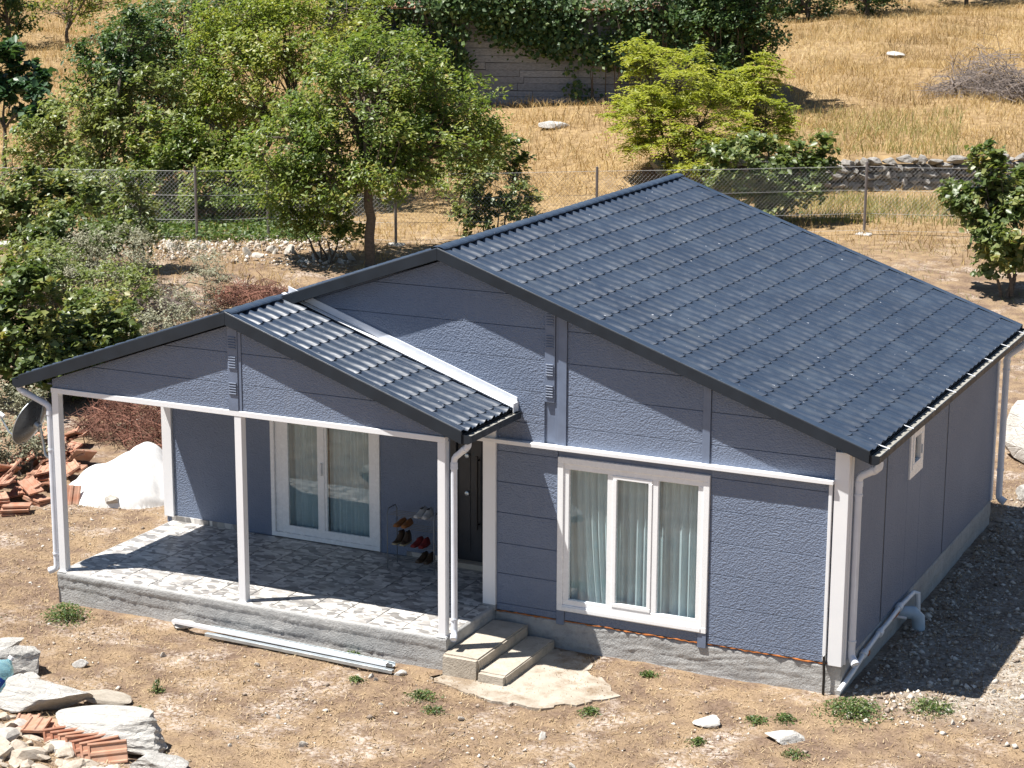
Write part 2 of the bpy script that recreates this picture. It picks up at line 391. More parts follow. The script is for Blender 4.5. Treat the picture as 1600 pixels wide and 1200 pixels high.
# front wall: backing, then panels
mb = MB()
mb.box(XC0, WX0+.04, .022, .12, -.04, 2.1); mb.box(WX1-.04, -.01, .022, .12, -.04, 2.1)
mb.box(WX0+.04, WX1-.04, .022, .12, -.04, WZ0+.05); mb.box(WX0+.04, WX1-.04, .022, .12, WZ1-.05, 2.1)
g = [(XL,2.1),(-.01,2.1),(-.01,2.42),(XR,ZR-.16),(XL,2.42)]
g = [(XL,2.45),(XC0,2.45),(XC0,2.1),(-.01,2.1),(-.01,2.48),(XR,ZR-.15),(XL,2.63)]
mb.prism(g, -.12, -.022, FR(0))
wf = mb.build('front_wall', M_trimgrey, house)
panels(XC1, -3.548, -.04, 2.1, FR(0), wf)
panels(-1.62, -.20, -.04, 2.1, FR(0), wf)
panels(-3.445, -1.735, -.04, WZ0-.004, FR(0), wf)
rc = roof_clips(XR, ZR)
panels(XL, -7.3, 2.46, 4.4, FR(0), wf, rc); panels(-7.3, -3.725, 2.46, 4.4, FR(0), wf, rc)
panels(-4.36, -3.725, 2.1, 2.46, FR(0), wf)
panels(-3.44, -1.735, 2.1, 4.4, FR(0), wf, rc); panels(-1.64, -.155, 2.1, 4.4, FR(0), wf, rc)
def clipbox(a0, a1, z0, z1, d0, d1, fn, mat, name, parent, clips):
    p = [(a0,z0),(a1,z0),(a1,z1),(a0,z1)]
    for n, c in clips: p = clip(p, n, c)
    return MB().prism(p, d0, d1, fn).build(name, mat, parent, .003)
clipbox(-3.548, -3.441, 2.13, 4.4, -.02, .018, FR(0), M_trimgrey, 'cover_strip', wf, rc)
clipbox(-1.735, -1.642, 2.13, 4.4, -.02, .018, FR(0), M_trimgrey, 'cover_strip', wf, rc)
PB('cover_strip', M_trimgrey, wf, -3.548, -3.447, -.012, .02, -.10, WZ0-.002); PB('cover_strip', M_trimgrey, wf, -1.733, -1.625, -.016, .02, -.10, WZ0-.002)
clipbox(-3.59, -3.548, 2.1, 4.4, -.02, .004, FR(0), M_trimgrey, 'cover_strip', wf, rc)
def vent(a0, a1, z0, z1, fn, groups, clips, parent):
    v = clipbox(a0, a1, z0, z1, -.02, .022, fn, M_trimgrey, 'vent_strip', parent, clips)
    for gi, gz in enumerate(groups):
        for k in range(5):
            z = gz-.065+.032*k
            MB().prism([(a0+.018, z), (a1-.018, z), (a1-.018, z+.014), (a0+.018, z+.014)], .023, .036, fn).build('louvre_slat', M_trimgrey, v, .002)
        if gi == 0: MB().prism([(a0+.012, gz-.075), (a1-.012, gz-.075), (a1-.012, gz+.085), (a0+.012, gz+.085)], .0225, .0245, fn).build('louvre_gap_shade', M_ventdark, v)  # flat raised plate, its darker grey paints the shade between the slats
vent(-3.722, -3.592, 2.645, 4.4, FR(0), (2.77, 3.03, 3.37, 3.63), rc, wf)
# orange foam bead under the panels
def foam():
    rs = random.Random(4); mb = MB()
    for a, b in ((-4.35, -3.56), (-3.44, -1.74), (-1.61, -.03)):
        n = int((b-a)/.05); P = []; R = []
        for i in range(n+1):
            P.append((a+(b-a)*i/n, .006+rs.uniform(-.006, .006), -.05+rs.uniform(-.008, .006))); R.append(rs.uniform(.003, .013))
        mb.tube(P, R, 6)
    mb.build('foam_bead', M_foam, house, smooth=True)
foam()
# white horizontal ledge and corner trims
PB('ledge_trim', M_white, house, -4.59, -.155, -.085, -.0005, 2.085, 2.135)
PB('ledge_trim', M_white, house, -.212, -.172, -.05, -.001, .0, 2.084)
PB('corner_trim', M_white, house, -.155, .012, -.034, .06, -.05, 2.46)
PB('corner_trim', M_white, house, -.0, .03, .062, .09, -.05, 2.40)
PB('corner_trim', M_white, house, XC0, XC1, -.033, .05, .02, 2.47)
PB('corner_base', M_conc, house, XC0+.002, XC1-.002, -.03, .05, -.05, .019)
# rear porch wall
SX0, SX1, SZ1 = -8.36, -6.675, 2.14
DX0, DX1, DZ1 = -5.56, -4.72, 2.12
mb = MB()
for a, b, z0, z1 in ((XL, SX0, -.04, 2.44), (SX0, SX1, SZ1, 2.44), (SX1, DX0, -.04, 2.44), (DX0, DX1, DZ1, 2.44), (DX1, -4.40, -.04, 2.44)):
    mb.box(a, b, YB+.022, YB+.12, z0, z1)
wb = mb.build('porch_wall', M_trimgrey, house)
for a, b in ((-9.95, SX0), (SX1, DX0), (DX1, -4.44)): panel([(a,.0),(b,.0),(b,2.44),(a,2.44)], FR(YB), wb)
PB('recess_wall', M_trimgrey, house, -4.44, -4.36, .125, YB+.12, -.04, 2.44)
PB('corner_trim', M_white, house, XL-.01, -9.952, YB-.034, YB+.06, .06, 2.44)
for k in range(9):
    a = -10.0+k*.62
    for b0, b1 in ((a, a+.612),):
        if b1 < SX0 or (b0 > SX1 and b1 < DX0+.1): PB('skirting_tile', M_tile, house, b0, b1, YB-.014, YB-.001, .001, .075, bevel=.002)
# side and back walls
mb = MB(); mb.box(-.12, -.022, .03, 2.63, -.04, 2.47); mb.box(-.12, -.022, 3.264, D, -.04, 2.47); mb.box(-.12, -.022, 2.63, 3.264, -.04, 1.487); mb.box(-.12, -.022, 2.63, 3.264, 2.162, 2.47)
wr = mb.build('side_wall', M_trimgrey, house)
def side(y0, y1, z0, z1, hole=None):
    panel([(y0,z0),(y1,z0),(y1,z1),(y0,z1)], RI(0), wr)
side(.10, 1.595, -.04, 2.47)
side(1.645, 2.625, -.04, 2.47); side(3.27, 4.59, -.04, 2.47); side(4.64, D-.06, -.04, 2.47)
panel([(2.625,-.04),(3.27,-.04),(3.27,1.484),(2.625,1.484)], RI(0), wr); panel([(2.625,2.166),(3.27,2.166),(3.27,2.47),(2.625,2.47)], RI(0), wr)
for y in (1.595, 4.59): PB('cover_strip', M_flash, wr, -.02, -.006, y+.004, y+.046, -.04, 2.47, bevel=.001)
PB('corner_trim', M_white, house, -.05, .02, D-.055, D+.02, -.05, 2.42)
PB('back_wall', M_wall, house, XL, -.02, D-.1, D-.001, -.04, 2.47)
MB().prism([(XL, 2.47), (-.02, 2.47), (XR, ZR-.15)], -D+.001, -D+.1, FR(0)).build('back_gable', M_wall, house)
PB('left_wall', M_wall, house, XL, XL+.1, YB+.13, D-.11, -.04, 2.47)
PB('inner_floor', M_inter, house, XL+.1, -.13, YB+.13, D-.11, -.06, -.02); PB('inner_floor', M_inter, house, -4.35, -.13, .13, YB+.12, -.06, -.02)
PB('inner_ceiling', M_inter, house, XL+.1, -.02, YB+.13, D-.11, 2.46, 2.475); PB('inner_ceiling', M_inter, house, -4.35, -.13, .13, YB+.12, 2.46, 2.475)
PB('porch_ceiling', M_trimgrey, house, XL, -4.3, -1.21, YB+.0, 2.445, 2.46)

# foundation: rough cast skins over a core
def skin(name, L, z0, z1, fn, seed, seams, mat, back=.3, amp=.006):
    nx = int(L/.03); nz = 26; rs = np.random.RandomState(seed)
    u = np.linspace(0, L, nx+1); w = np.linspace(0, 1, nz+1)
    U, W = np.meshgrid(u, w); Z = z0+(z1-z0)*W
    d = np.zeros_like(U)
    for i, (h, step, sl) in enumerate(seams):
        line = z0+(z1-z0)*(h+sl*(U/L-.5))+.018*wob(U, U*0+i*9, 3.2, seed+i)+.008*wob(U, U*0, 16, seed+i+7)
        d += step*sst(-.012, .012, Z-line)
        d += .016*np.exp(-((Z-line)/.008)**2)*(1.1*rs.rand(*U.shape)-.25)*sst(-.6, .2, wob(U, U*0+i, 2.1, seed+i+20))
    d += amp*wob(U, Z*1.5, 11, seed+3)+.6*amp*wob(U, Z*1.4, 33, seed+5)+rs.normal(0, .0012, U.shape)
    top = .010*wob(U[-1], U[-1]*0, 4, seed+11)
    Z[-1] = z1
    V = []; 
    for j in range(nz+1):
        for i in range(nx+1): V.append(fn(U[j,i], Z[j,i], d[j,i] if j < nz else d[j,i]-.012+abs(top[i])*.4))
    for i in range(nx+1): V.append(fn(U[0,i], z1-.001, -back))
    F = [(j*(nx+1)+i, j*(nx+1)+i+1, (j+1)*(nx+1)+i+1, (j+1)*(nx+1)+i) for j in range(nz+1) for i in range(nx)]
    me = tri_mesh(name, V, F, mat, None, False); return me
core = MB(); core.box(-4.36, -.05, .05, D-.05, -.9, -.062).box(XL+.05, -4.36, YB-.3, D-.05, -.9, -.062)
fo = core.build('foundation', M_conc, house)
place(skin('foundation_face', 4.37, -.60, -.062, lambda u, z, d: (-4.37+u, .012-d, z), 21, [(.62, .006, .05), (.30, -.004, -.1)], M_conc, .2, .010), 'foundation_face', fo)
place(skin('foundation_face', D, -.60, -.050, lambda u, z, d: (-.004+d, u, z), 23, [(.55, .006, .1)], M_conc, .2, .006), 'foundation_face', fo)
# porch slab with tiles
PX0, PX1, PY0 = -10.01, -4.377, -1.296
slab = MB().box(PX0+.03, PX1-.03, PY0+.04, YB-.001, -.8, -.012).build('porch_slab', M_conc, house)
place(skin('slab_face', PX1-PX0, -.60, -.002, lambda u, z, d: (PX0+u, PY0+.012-d, z), 31, [(.82, .010, -.10), (.55, .008, -.26), (.30, -.004, .2)], M_conc, .12), 'slab_face', slab)
place(skin('slab_face', 1.30, -.60, -.002, lambda u, z, d: (PX1-.012+d, PY0+u, z), 37, [(.66, .014, .05)], M_conc, .12), 'slab_face', slab)
place(skin('slab_face', 2.55, -.60, -.002, lambda u, z, d: (PX0+.012-d, YB-u, z), 39, [(.6, .01, .05)], M_conc, .12), 'slab_face', slab)
def tiles():
    ts = .452; rs = random.Random(3); cache = {}
    x = PX0+.025
    while x < PX1-.05:
        x1 = min(x+ts, PX1-.03); y = YB-.003
        while y > PY0+.06:
            y1 = max(y-ts, PY0+.035); w, h = x1-x-.008, y-y1-.008
            key = (round(w, 3), round(h, 3))
            if key not in cache:
                # wavy tile outline
                rr = random.Random(9); P = []
                for (ax, ay, bx, by) in ((0,0,1,0),(1,0,1,1),(1,1,0,1),(0,1,0,0)):
                    for k in range(4):
                        t = k/4; j = 0 if k == 0 else rr.uniform(-.004, .0)
                        px, py = ax+(bx-ax)*t, ay+(by-ay)*t
                        P.append((px*w + (j if px == 1 else -j if px == 0 else 0), py*h + (j if py == 1 else -j if py == 0 else 0)))
                cache[key] = MB().prism([(a, b) for a, b in P], 0, .011, lambda a, b, d: (a, b, d)).mesh('floor_tile', M_tile, .0015)
            o = place(cache[key], 'floor_tile', slab, Matrix.Translation((x+.002, y1+.002, -.0105+rs.uniform(0, .0012))))
            y -= ts
        x += ts
    PB('tile_bed', M_grout, slab, PX0+.02, PX1-.03, PY0+.03, YB-.003, -.0115, -.0055, bevel=0)
tiles()
# posts and beam
for px in (PX0+.015, -7.265, PX1-.125):
    p = PB('porch_post', M_white, house, px, px+.10, PY0+.035, PY0+.135, -.002, 2.352, bevel=.004)
    PB('foot_plate', M_white, p, px-.012, px+.112, PY0+.025, PY0+.147, -.001, .008, bevel=.001)
PB('porch_beam', M_white, house, PX0+.01, PX1-.02, PY0+.03, PY0+.11, 2.353, 2.42)
PB('porch_beam', M_white, house, PX0+.01, PX0+.10, PY0+.112, YB-.04, 2.353, 2.42)
# porch gable
PXR, PZR, PXE, PXL = -7.288, 3.612, -4.141, -10.412
pc = roof_clips(PXR, PZR)
gw = MB().prism([(PX0+.02, 2.42), (PX1-.02, 2.42), (PX1-.02, 2.46), (PXR, PZR-.15), (PX0+.02, 2.5)], -.06, -.022, FR(PY0+.05)).build('porch_gable', M_trimgrey, house)
panels(PX0+.02, -7.335, 2.422, 4, FR(PY0+.05), gw, pc); panels(-7.15, PX1-.02, 2.422, 4, FR(PY0+.05), gw, pc)
vent(-7.335, -7.195, 2.422, 4, FR(PY0+.05), (2.69, 3.01, 3.25), pc, gw)
clipbox(-7.195, -7.15, 2.422, 4, -.02, .01, FR(PY0+.05), M_trimgrey, 'cover_strip', gw, pc)

# ---- metal tile roofs
def rib(t):
    t = np.abs((t % 1.0)-.5)*2                     # 0 at the crest, 1 in the pan
    return 1-sst(.22, .74, t)
PITCH, STEP = .2205, .352
EDGE = .058
def roof_sheet(name, xr, zr, xe, y0, y1, parent, sgn=1):
    L = abs(xe-xr)*math.sqrt(1+SL*SL); nst = int(math.ceil(L/STEP)); npt = max(1, int(round((y1-y0)/PITCH)))
    ys = np.linspace(y0, y1, npt*12+1); t = (ys-y0)/(y1-y0)*npt; rb = rib(t)
    rows = []
    for k in range(nst):
        s0 = k*STEP; s1 = min((k+1)*STEP, L)
        for q, up_ in ((0., 0.), (.25, .06), (.6, .35), (.85, .8), (1., 1.)):
            sc_ = s0+(s1-s0)*q+EDGE*rb*(1-q if k > 0 else 0)*(1 if q == 0 else .6)*(1 if q < .9 else 0)
            if q == 1. and k < nst-1: sc_ = s1+EDGE*rb
            rows.append((np.minimum(sc_, L), .030*rb+up_*(.003+.022*np.abs(np.cos(2*np.pi*t))**2)))
    V = []
    ca = 1/math.sqrt(1+SL*SL); sa = SL*ca
    for s, h in rows:
        V.append(np.stack([xr+sgn*(s*ca+h*sa), ys, zr-s*sa+h*ca], 1))
    nr = len(rows); nc = len(ys); V = np.concatenate(V)
    i = np.arange(nr*nc).reshape(nr, nc)
    F = np.stack([i[:-1,:-1], i[1:,:-1], i[1:,1:], i[:-1,1:]], -1).reshape(-1, 4)
    if sgn < 0: F = F[:, ::-1]
    me = tri_mesh(name, V, F, M_roof, None, True); me.set_sharp_from_angle(angle=math.radians(38))
    return place(me, name, parent)
def slope_box(xr, zr, xe, o0, o1, y0, y1, mat, name, parent, bevel=.003):
    z = lambda x: zr-SL*abs(x-xr)
    return MB().prism([(xr, z(xr)+o0), (xe, z(xe)+o0), (xe, z(xe)+o1), (xr, z(xr)+o1)], -y0, -y1, FR(0)).build(name, mat, parent, bevel)
roof = MB().prism([(XR, ZR-.03), (XE, ZE-.03), (XE-.02, ZE-.10), (XR, ZR-.10)], .165, -D-.15, FR(0)).prism([(XR-.001, ZR-.03), (XEL, ZE-.03), (XEL+.02, ZE-.10), (XR-.001, ZR-.10)], .165, -D-.15, FR(0)).build('roof', M_flash, house)
Y0, Y1 = -.05, D+.08
n_sheet = 7; w = (Y1-Y0)/n_sheet
for k in range(n_sheet):
    roof_sheet('roof_sheet', XR, ZR-.005, XE+.01, Y0+k*w, Y0+(k+1)*w, roof)
    if k in (0, 3, 6):
        a, b = (0, 3) if k == 0 else (3, 6) if k == 3 else (6, 7)
        roof_sheet('roof_sheet', XR, ZR-.005, XEL-.01, Y0+a*w, Y0+b*w, roof, -1)
for y0, y1, ya, yb in ((-.19, -.166, -.188, -.05), (D+.166, D+.19, D+.05, D+.188)):
    for xe in (XE+.005, XEL-.005):
        slope_box(XR, ZR, xe, -.118, .022, y0, y1, M_flash, 'verge_fascia', roof)
        slope_box(XR, ZR, xe, .023, .030, ya, yb, M_roof, 'verge_cap', roof, .002)
for xe in (XE-.03, XEL+.03): slope_box(XR, ZR, xe, -.122, -.112, -.165, -.001, M_flash, 'verge_soffit', roof)
for xe in (XE-.03, XEL+.03): slope_box(XR, ZR, xe, -.122, -.112, D+.001, D+.165, M_flash, 'verge_soffit', roof)
def ridge_cap(name, xr, zr, y0, y1, parent):
    n = int((y1-y0)/.11); P = []; V = []; F = []
    for i in range(n+1):
        y = y0+(y1-y0)*i/n; r = .068+(.012 if i % 2 else 0)
        for j in range(9):
            a = math.pi*(-.12+1.24*j/8); V.append((xr+r*1.25*math.cos(a), y, zr+.012+r*.42*math.sin(a)))
    for i in range(n):
        for j in range(8): F.append((i*9+j, i*9+j+1, (i+1)*9+j+1, (i+1)*9+j))
    MB().add(V, F).build(name, M_roof, parent)
ridge_cap('ridge_cap', XR, ZR, -.18, D+.18, roof)
proof = MB().prism([(PXR, PZR-.03), (PXE, ZE-.03), (PXE-.02, ZE-.09), (PXR, PZR-.09)], 1.355, .001, FR(0)).prism([(PXR-.001, PZR-.03), (PXL, ZE-.03), (PXL+.02, ZE-.09), (PXR-.001, PZR-.09)], 1.355, .001, FR(0)).build('porch_roof', M_flash, house)
PYF = -1.375
roof_sheet('roof_sheet', PXR, PZR-.005, PXE+.01, PYF+.10, -.06, proof)
roof_sheet('roof_sheet', PXR, PZR-.005, PXL-.01, PYF+.10, -.20, proof, -1)
for xe in (PXE+.005, PXL-.005):
    slope_box(PXR, PZR, xe, -.125, .03, PYF, PYF+.022, M_flash, 'verge_fascia', proof)
    slope_box(PXR, PZR, xe, .031, .039, PYF+.002, PYF+.11, M_roof, 'verge_cap', proof, .002)
ridge_cap('ridge_cap', PXR, PZR, PYF+.01, -.20, proof)
fl = slope_box(PXR, PZR, PXE+.07,   .045, .052, -.098, -.018, M_white, 'wall_flashing', proof, .001)
MB().prism([(PXR+.05, PZR+.04), (PXE+.06, ZE+.02), (PXE+.06, ZE+.13), (PXR+.05, PZR+.13)], .001, .017, FR(0)).build('wall_flashing', M_pipe, proof, .002)
PB('flashing_tip', M_white, proof, PXE+.062, PXE+.072, -.14, -.001, ZE-.03, ZE+.08, bevel=.002)
# gutters
def gutter(x, y0, y1, zt, sgn, parent, name='gutter', inner=True):
    prof = [(-.005,0),(-.005,-.085),(.03,-.105),(.09,-.105),(.125,-.085),(.13,0),(.142,.004),(.142,-.004)]
    inn = [(.122,-.003),(.117,-.080),(.088,-.098),(.032,-.098),(.003,-.08),(.003,-.003)]
    poly = [(x+sgn*a, zt+b) for a, b in prof]+[(x+sgn*a, zt+b) for a, b in inn]
    n = len(poly); V = [(a, y0, b) for a, b in poly]+[(a, y1, b) for a, b in poly]
    F = [(i, (i+1) % n, n+(i+1) % n, n+i) for i in range(n)]
    gt = MB().add(V, F).build(name, M_flash, parent)
    MB().box(min(x+sgn*.012, x+sgn*.108), max(x+sgn*.012, x+sgn*.108), y0+.01, y1-.01, zt-.092, zt-.028).build('gutter_silt', M_dust, gt)
    for y in (y0, y1-.006): MB().prism([(x+sgn*a, zt+b) for a, b in prof[:6]], -y, -y-.006, FR(0)).build('end_cap', M_flash, gt)
    yy = y0+.35
    while yy < y1-.1 and inner:
        MB().add([(x-sgn*.06, yy, zt+.055), (x-sgn*.06, yy+.022, zt+.055), (x+sgn*.14, yy+.022, zt+.008), (x+sgn*.14, yy, zt+.008),
                  (x-sgn*.06, yy, zt+.050), (x-sgn*.06, yy+.022, zt+.050), (x+sgn*.14, yy+.022, zt+.003), (x+sgn*.14, yy, zt+.003)],
                 [(0,1,2,3),(4,7,6,5),(0,4,5,1),(1,5,6,2),(2,6,7,3),(3,7,4,0)]).build('gutter_bracket', M_white, gt)
        yy += 1.02
    return gt
gutter(XE-.01, -.17, D+.17, ZE-.025, 1, house)
gutter(PXE-.01, PYF+.02, -.03, ZE-.03, 1, house, inner=False)
gutter(PXL+.01, PYF+.02, .0, ZE-.03, -1, house, inner=False)
def downpipe(path, r, clips, mat=M_pipe, end=None):
    # rounded elbows
    P = [Vector(p) for p in path]; Q = [P[0]]
    for i in range(1, len(P)-1):
        a, b, c = P[i-1], P[i], P[i+1]; k = min(.05, (a-b).length*.4, (c-b).length*.4)
        for t in (0, .5, 1):
            p1 = b+(a-b).normalized()*k; p2 = b+(c-b).normalized()*k
            Q.append(p1*(1-t)**2+b*2*t*(1-t)+p2*t*t)
    Q.append(P[-1])
    o = MB().tube(Q, r, 14, cap=False).build('downpipe', mat, house, smooth=True)
    for i in range(1, len(P)-1):
        b = P[i]; d = (P[i+1]-b).normalized()
        MB().tube([b+d*.055, b+d*.11], r*1.13, 14).build('pipe_socket', mat, o, smooth=True)
    for (x, y, z) in clips:
        MB().tube([(x, y, z-.012), (x, y, z+.012)], r*1.18, 14).build('pipe_clip', mat, o, smooth=True)
    e = P[-1]; d = (P[-1]-P[-2]).normalized()
    MB().tube([e-d*.05, e-d*.002], r*1.12, 14, cap=False).build('pipe_mouth', mat, o, smooth=True)
    MB().tube([e-d*.03, e-d*.028], r*.98, 14).build('pipe_mouth_shade', M_black, o)  # black disc paints the shade inside the open pipe
    return o
downpipe([(.33,.02,2.40),(.33,.02,2.32),(.075,.135,2.16),(.075,.135,.04),(.15,.06,-.03)], .044, [(.075,.135,1.95),(.075,.135,.22)])
downpipe([(PXE+.06,PYF+.07,2.42),(PXE+.06,PYF+.07,2.36),(-4.315,-1.205,2.17),(-4.315,-1.205,.06),(-4.28,-1.30,.0)], .038, [(-4.315,-1.205,2.05),(-4.315,-1.205,.22)])
downpipe([(PXL-.05,PYF+.07,2.42),(PXL-.05,PYF+.07,2.36),(-10.055,-1.235,2.17),(-10.055,-1.235,.02),(-10.15,-1.27,-.02)], .040, [(-10.055,-1.235,1.6),(-10.055,-1.235,.22)])
downpipe([(.34,D+.10,2.40),(.34,D+.10,2.30),(.10,D+.06,2.10),(.10,D+.06,-.02),(.17,D+.05,-.06)], .048, [(.10,D+.06,1.9),(.10,D+.06,.4)])

# windows and doors
def frame(mb, a0, a1, z0, z1, w, d0, d1, fn):
    for p in ([(a0,z0),(a1,z0),(a1,z0+w),(a0,z0+w)], [(a0,z1-w),(a1,z1-w),(a1,z1),(a0,z1)], [(a0,z0+w),(a0+w,z0+w),(a0+w,z1-w),(a0,z1-w)], [(a1-w,z0+w),(a1,z0+w),(a1,z1-w),(a1-w,z1-w)]):
        mb.prism(p, d0, d1, fn)
def pane(a0, a1, z0, z1, d, fn, parent):
    MB().add([fn(a0,z0,d), fn(a1,z0,d), fn(a1,z1,d), fn(a0,z1,d)], [(0,1,2,3)]).build('pane', M_glass, parent)
fn = FR(0)
mb = MB(); frame(mb, WX0, WX1, WZ0, WZ1, .075, -.04, .026, fn)
win = mb.build('window', M_gloss, house, .004); win['label'] = 'tall white three-light window'
mb = MB(); frame(mb, WX0+.074, WX1-.074, WZ0+.074, WZ1-.074, .07, -.05, .008, fn); mb.build('window_frame', M_gloss, win, .004)
zb, zt = WZ0+.144, WZ1-.144
for a0, a1 in ((-2.905, -2.832), (-2.335, -2.262)):
    MB().prism([(a0,zb),(a1,zb),(a1,zt),(a0,zt)], -.05, .006, fn).build('mullion', M_gloss, win, .004)
pane(WX0+.142, -2.903, zb-.005, zt+.005, -.03, fn, win); pane(-2.264, WX1-.142, zb-.005, zt+.005, -.03, fn, win)
mb = MB(); frame(mb, -2.832, -2.335, zb, zt, .048, -.035, .016, fn); sash = mb.build('sash', M_gloss, win, .004)
pane(-2.788, -2.379, zb+.045, zt-.045, -.012, fn, sash)
PB('sill', M_gloss, win, WX0+.07, WX1-.07, -.035, -.027, WZ0+.01, WZ0+.06)
fs = RI(0)
mb = MB(); frame(mb, 2.631, 3.264, 1.486, 2.163, .10, -.03, .022, fs); sw = mb.build('window', M_gloss, house, .004); sw['label'] = 'small square white bathroom window'
mb = MB(); frame(mb, 2.732, 3.163, 1.587, 2.062, .075, -.03, .030, fs); mb.build('sash', M_gloss, sw, .004)
pane(2.80, 3.10, 1.655, 1.995, -.01, fs, sw); PB('window_handle', M_pipe, sw, .031, .05, 3.10, 3.125, 1.72, 1.84)
fb = FR(YB)
mb = MB(); frame(mb, SX0, SX1, .012, SZ1, .06, -.06, .02, fb); sd = mb.build('sliding_door', M_gloss, house, .004); sd['label'] = 'white two-leaf sliding glass door'
PB('door_rail', M_gloss, sd, SX0+.061, SX0+.16, YB+.012, YB+.05, .075, SZ1-.07)
for a0, a1, d in ((SX0+.16, -7.49, .0), (-7.63, SX1-.061, .012)):
    mb = MB(); frame(mb, a0, a1, .074, SZ1-.064, .105, -.045+d, -.005+d, fb); lf = mb.build('door_leaf', M_gloss, sd, .004)
    pane(a0+.10, a1-.10, .175, SZ1-.165, -.025+d, fb, lf)
PB('door_handle', M_white, sd, -7.575, -7.55, YB-.05, YB-.008, .95, 1.12)
ed = PB('entry_door', M_dark, house, DX0+.02, DX1-.02, YB+.02, YB+.07, .07, DZ1-.02)
ed['label'] = 'dark entry door with long bar handle'
mb = MB(); mb.box(DX0-.07, DX0+.018, YB-.02, YB+.09, .0, DZ1+.06); mb.box(DX1-.018, DX1+.07, YB-.02, YB+.09, .0, DZ1+.06); mb.box(DX0+.019, DX1-.019, YB-.02, YB+.09, DZ1-.018, DZ1+.06)
mb.build('door_frame', M_dark, ed, .004)
PB('threshold', M_step, ed, DX0+.02, DX1-.02, YB-.13, YB+.018, .001, .072)
mb = MB(); mb.tube([(-5.225, YB-.045, .52), (-5.225, YB-.045, 1.50)], .016, 10); 
for z in (.58, 1.44): mb.tube([(-5.225, YB-.045, z), (-5.225, YB+.02, z)], .010, 8)
mb.build('bar_handle', M_black, ed, smooth=True)
for z in (.977, 1.481): MB().tube([(-5.392, YB+.021, z), (-5.392, YB-.012, z), (-5.392, YB-.02, z)], [.032, .03, .014], 14).build('lock', M_galv, ed, smooth=True)
for k, a in enumerate((-5.30, -5.14)): PB('door_moulding', M_dark, ed, a-.06, a-.05, YB+.012, YB+.02, .2, 1.95, bevel=.002)

def curtain(name, a0, a1, z0, z1, y, n, label, gather=0.):
    nx = n*10; nz = 14; V = []; rs = random.Random(n); ph = [rs.uniform(-.8, .8) for _ in range(n+2)]; am = [rs.uniform(.6, 1.2) for _ in range(n+2)]
    for j in range(nz+1):
        t = j/nz
        for i in range(nx+1):
            s = i/nx; q = int(s*n); f = s*n*2*math.pi+ph[q]*(s*n-q)*(q+1-s*n)*3
            a = a0+(a1-a0)*s + gather*math.sin(math.pi*s)*(1-t)**2
            V.append((a, y+.035*am[q]*math.sin(f)*(1.1-.35*t)+.01*math.sin(3.1*f), z0+(z1-z0)*t))
    F = [(j*(nx+1)+i, j*(nx+1)+i+1, (j+1)*(nx+1)+i+1, (j+1)*(nx+1)+i) for j in range(nz) for i in range(nx)]
    o = place(tri_mesh(name, V, F, M_curtain, None, True), name); tag(o, label, 'curtain', 'sheer curtains behind the glass'); return o
curtain('curtain', WX0+.02, -2.86, .12, 1.96, .15, 7, 'sheer pale curtain behind the left light of the front window', .10)
curtain('curtain', -2.84, -2.33, .12, 1.96, .15, 5, 'sheer pale curtain behind the middle light of the front window')
curtain('curtain', -2.31, WX1-.03, .12, 1.96, .15, 6, 'sheer pale curtain behind the right light of the front window')
curtain('curtain', SX0+.12, -7.58, .05, 2.12, YB+.17, 7, 'sheer curtain behind the left leaf of the sliding door')
curtain('curtain', -7.54, SX1-.02, .05, 2.12, YB+.17, 9, 'sheer curtain behind the right leaf of the sliding door')

# steps and concrete apron
st = empty('entrance_steps', (-3.95, -.7, -.42), 'two pale concrete steps beside the porch slab', 'steps')
def stepblock(x0, x1, y0, y1, z0, z1, seed):
    rs = np.random.RandomState(seed); nx, ny, nz = 10, 24, 6; bm = bmesh.new()
    bmesh.ops.create_cube(bm, size=1); bmesh.ops.bevel(bm, geom=list(bm.edges), offset=.04, segments=2, affect='EDGES')
    bmesh.ops.subdivide_edges(bm, edges=list(bm.edges), cuts=3, use_grid_fill=True)
    for v in bm.verts:
        c = v.co; n = .007*wob(c.x*3+seed, c.y*5+c.z*4, 5, seed)
        v.co = Vector((x0+(x1-x0)*(c.x+.5)+n, y0+(y1-y0)*(c.y+.5)+n, z0+(z1-z0)*(c.z+.5)+n*.4))
    me = bpy.data.meshes.new('step'); bm.to_mesh(me); bm.free(); me.materials.append(M_step)
    o = bpy.data.objects.new('step', me); link(o, st); o.matrix_parent_inverse = Matrix.Translation((3.95, .7, .42)); return o
stepblock(-4.375, -3.905, -1.43, -.02, -.62, -.15, 3); stepblock(-3.90, -3.545, -1.45, -.03, -.62, -.285, 5)
def apron_mat():
    t = NT('soiled_apron_concrete'); c = t.ramp(t.noise(2.5, 6), [(.3, (.34,.295,.235)), (.7, (.45,.40,.335))])
    c = t.mix(t.ramp(t.noise(1.7, 8, rough=.7), [(.47, 0.), (.60, .9)]), c, (.22,.16,.105)); t.set(Base_Color=c, Roughness=.95); t.bump(t.noise(40, 6), .7, .012); return t.m
M_apron = apron_mat()
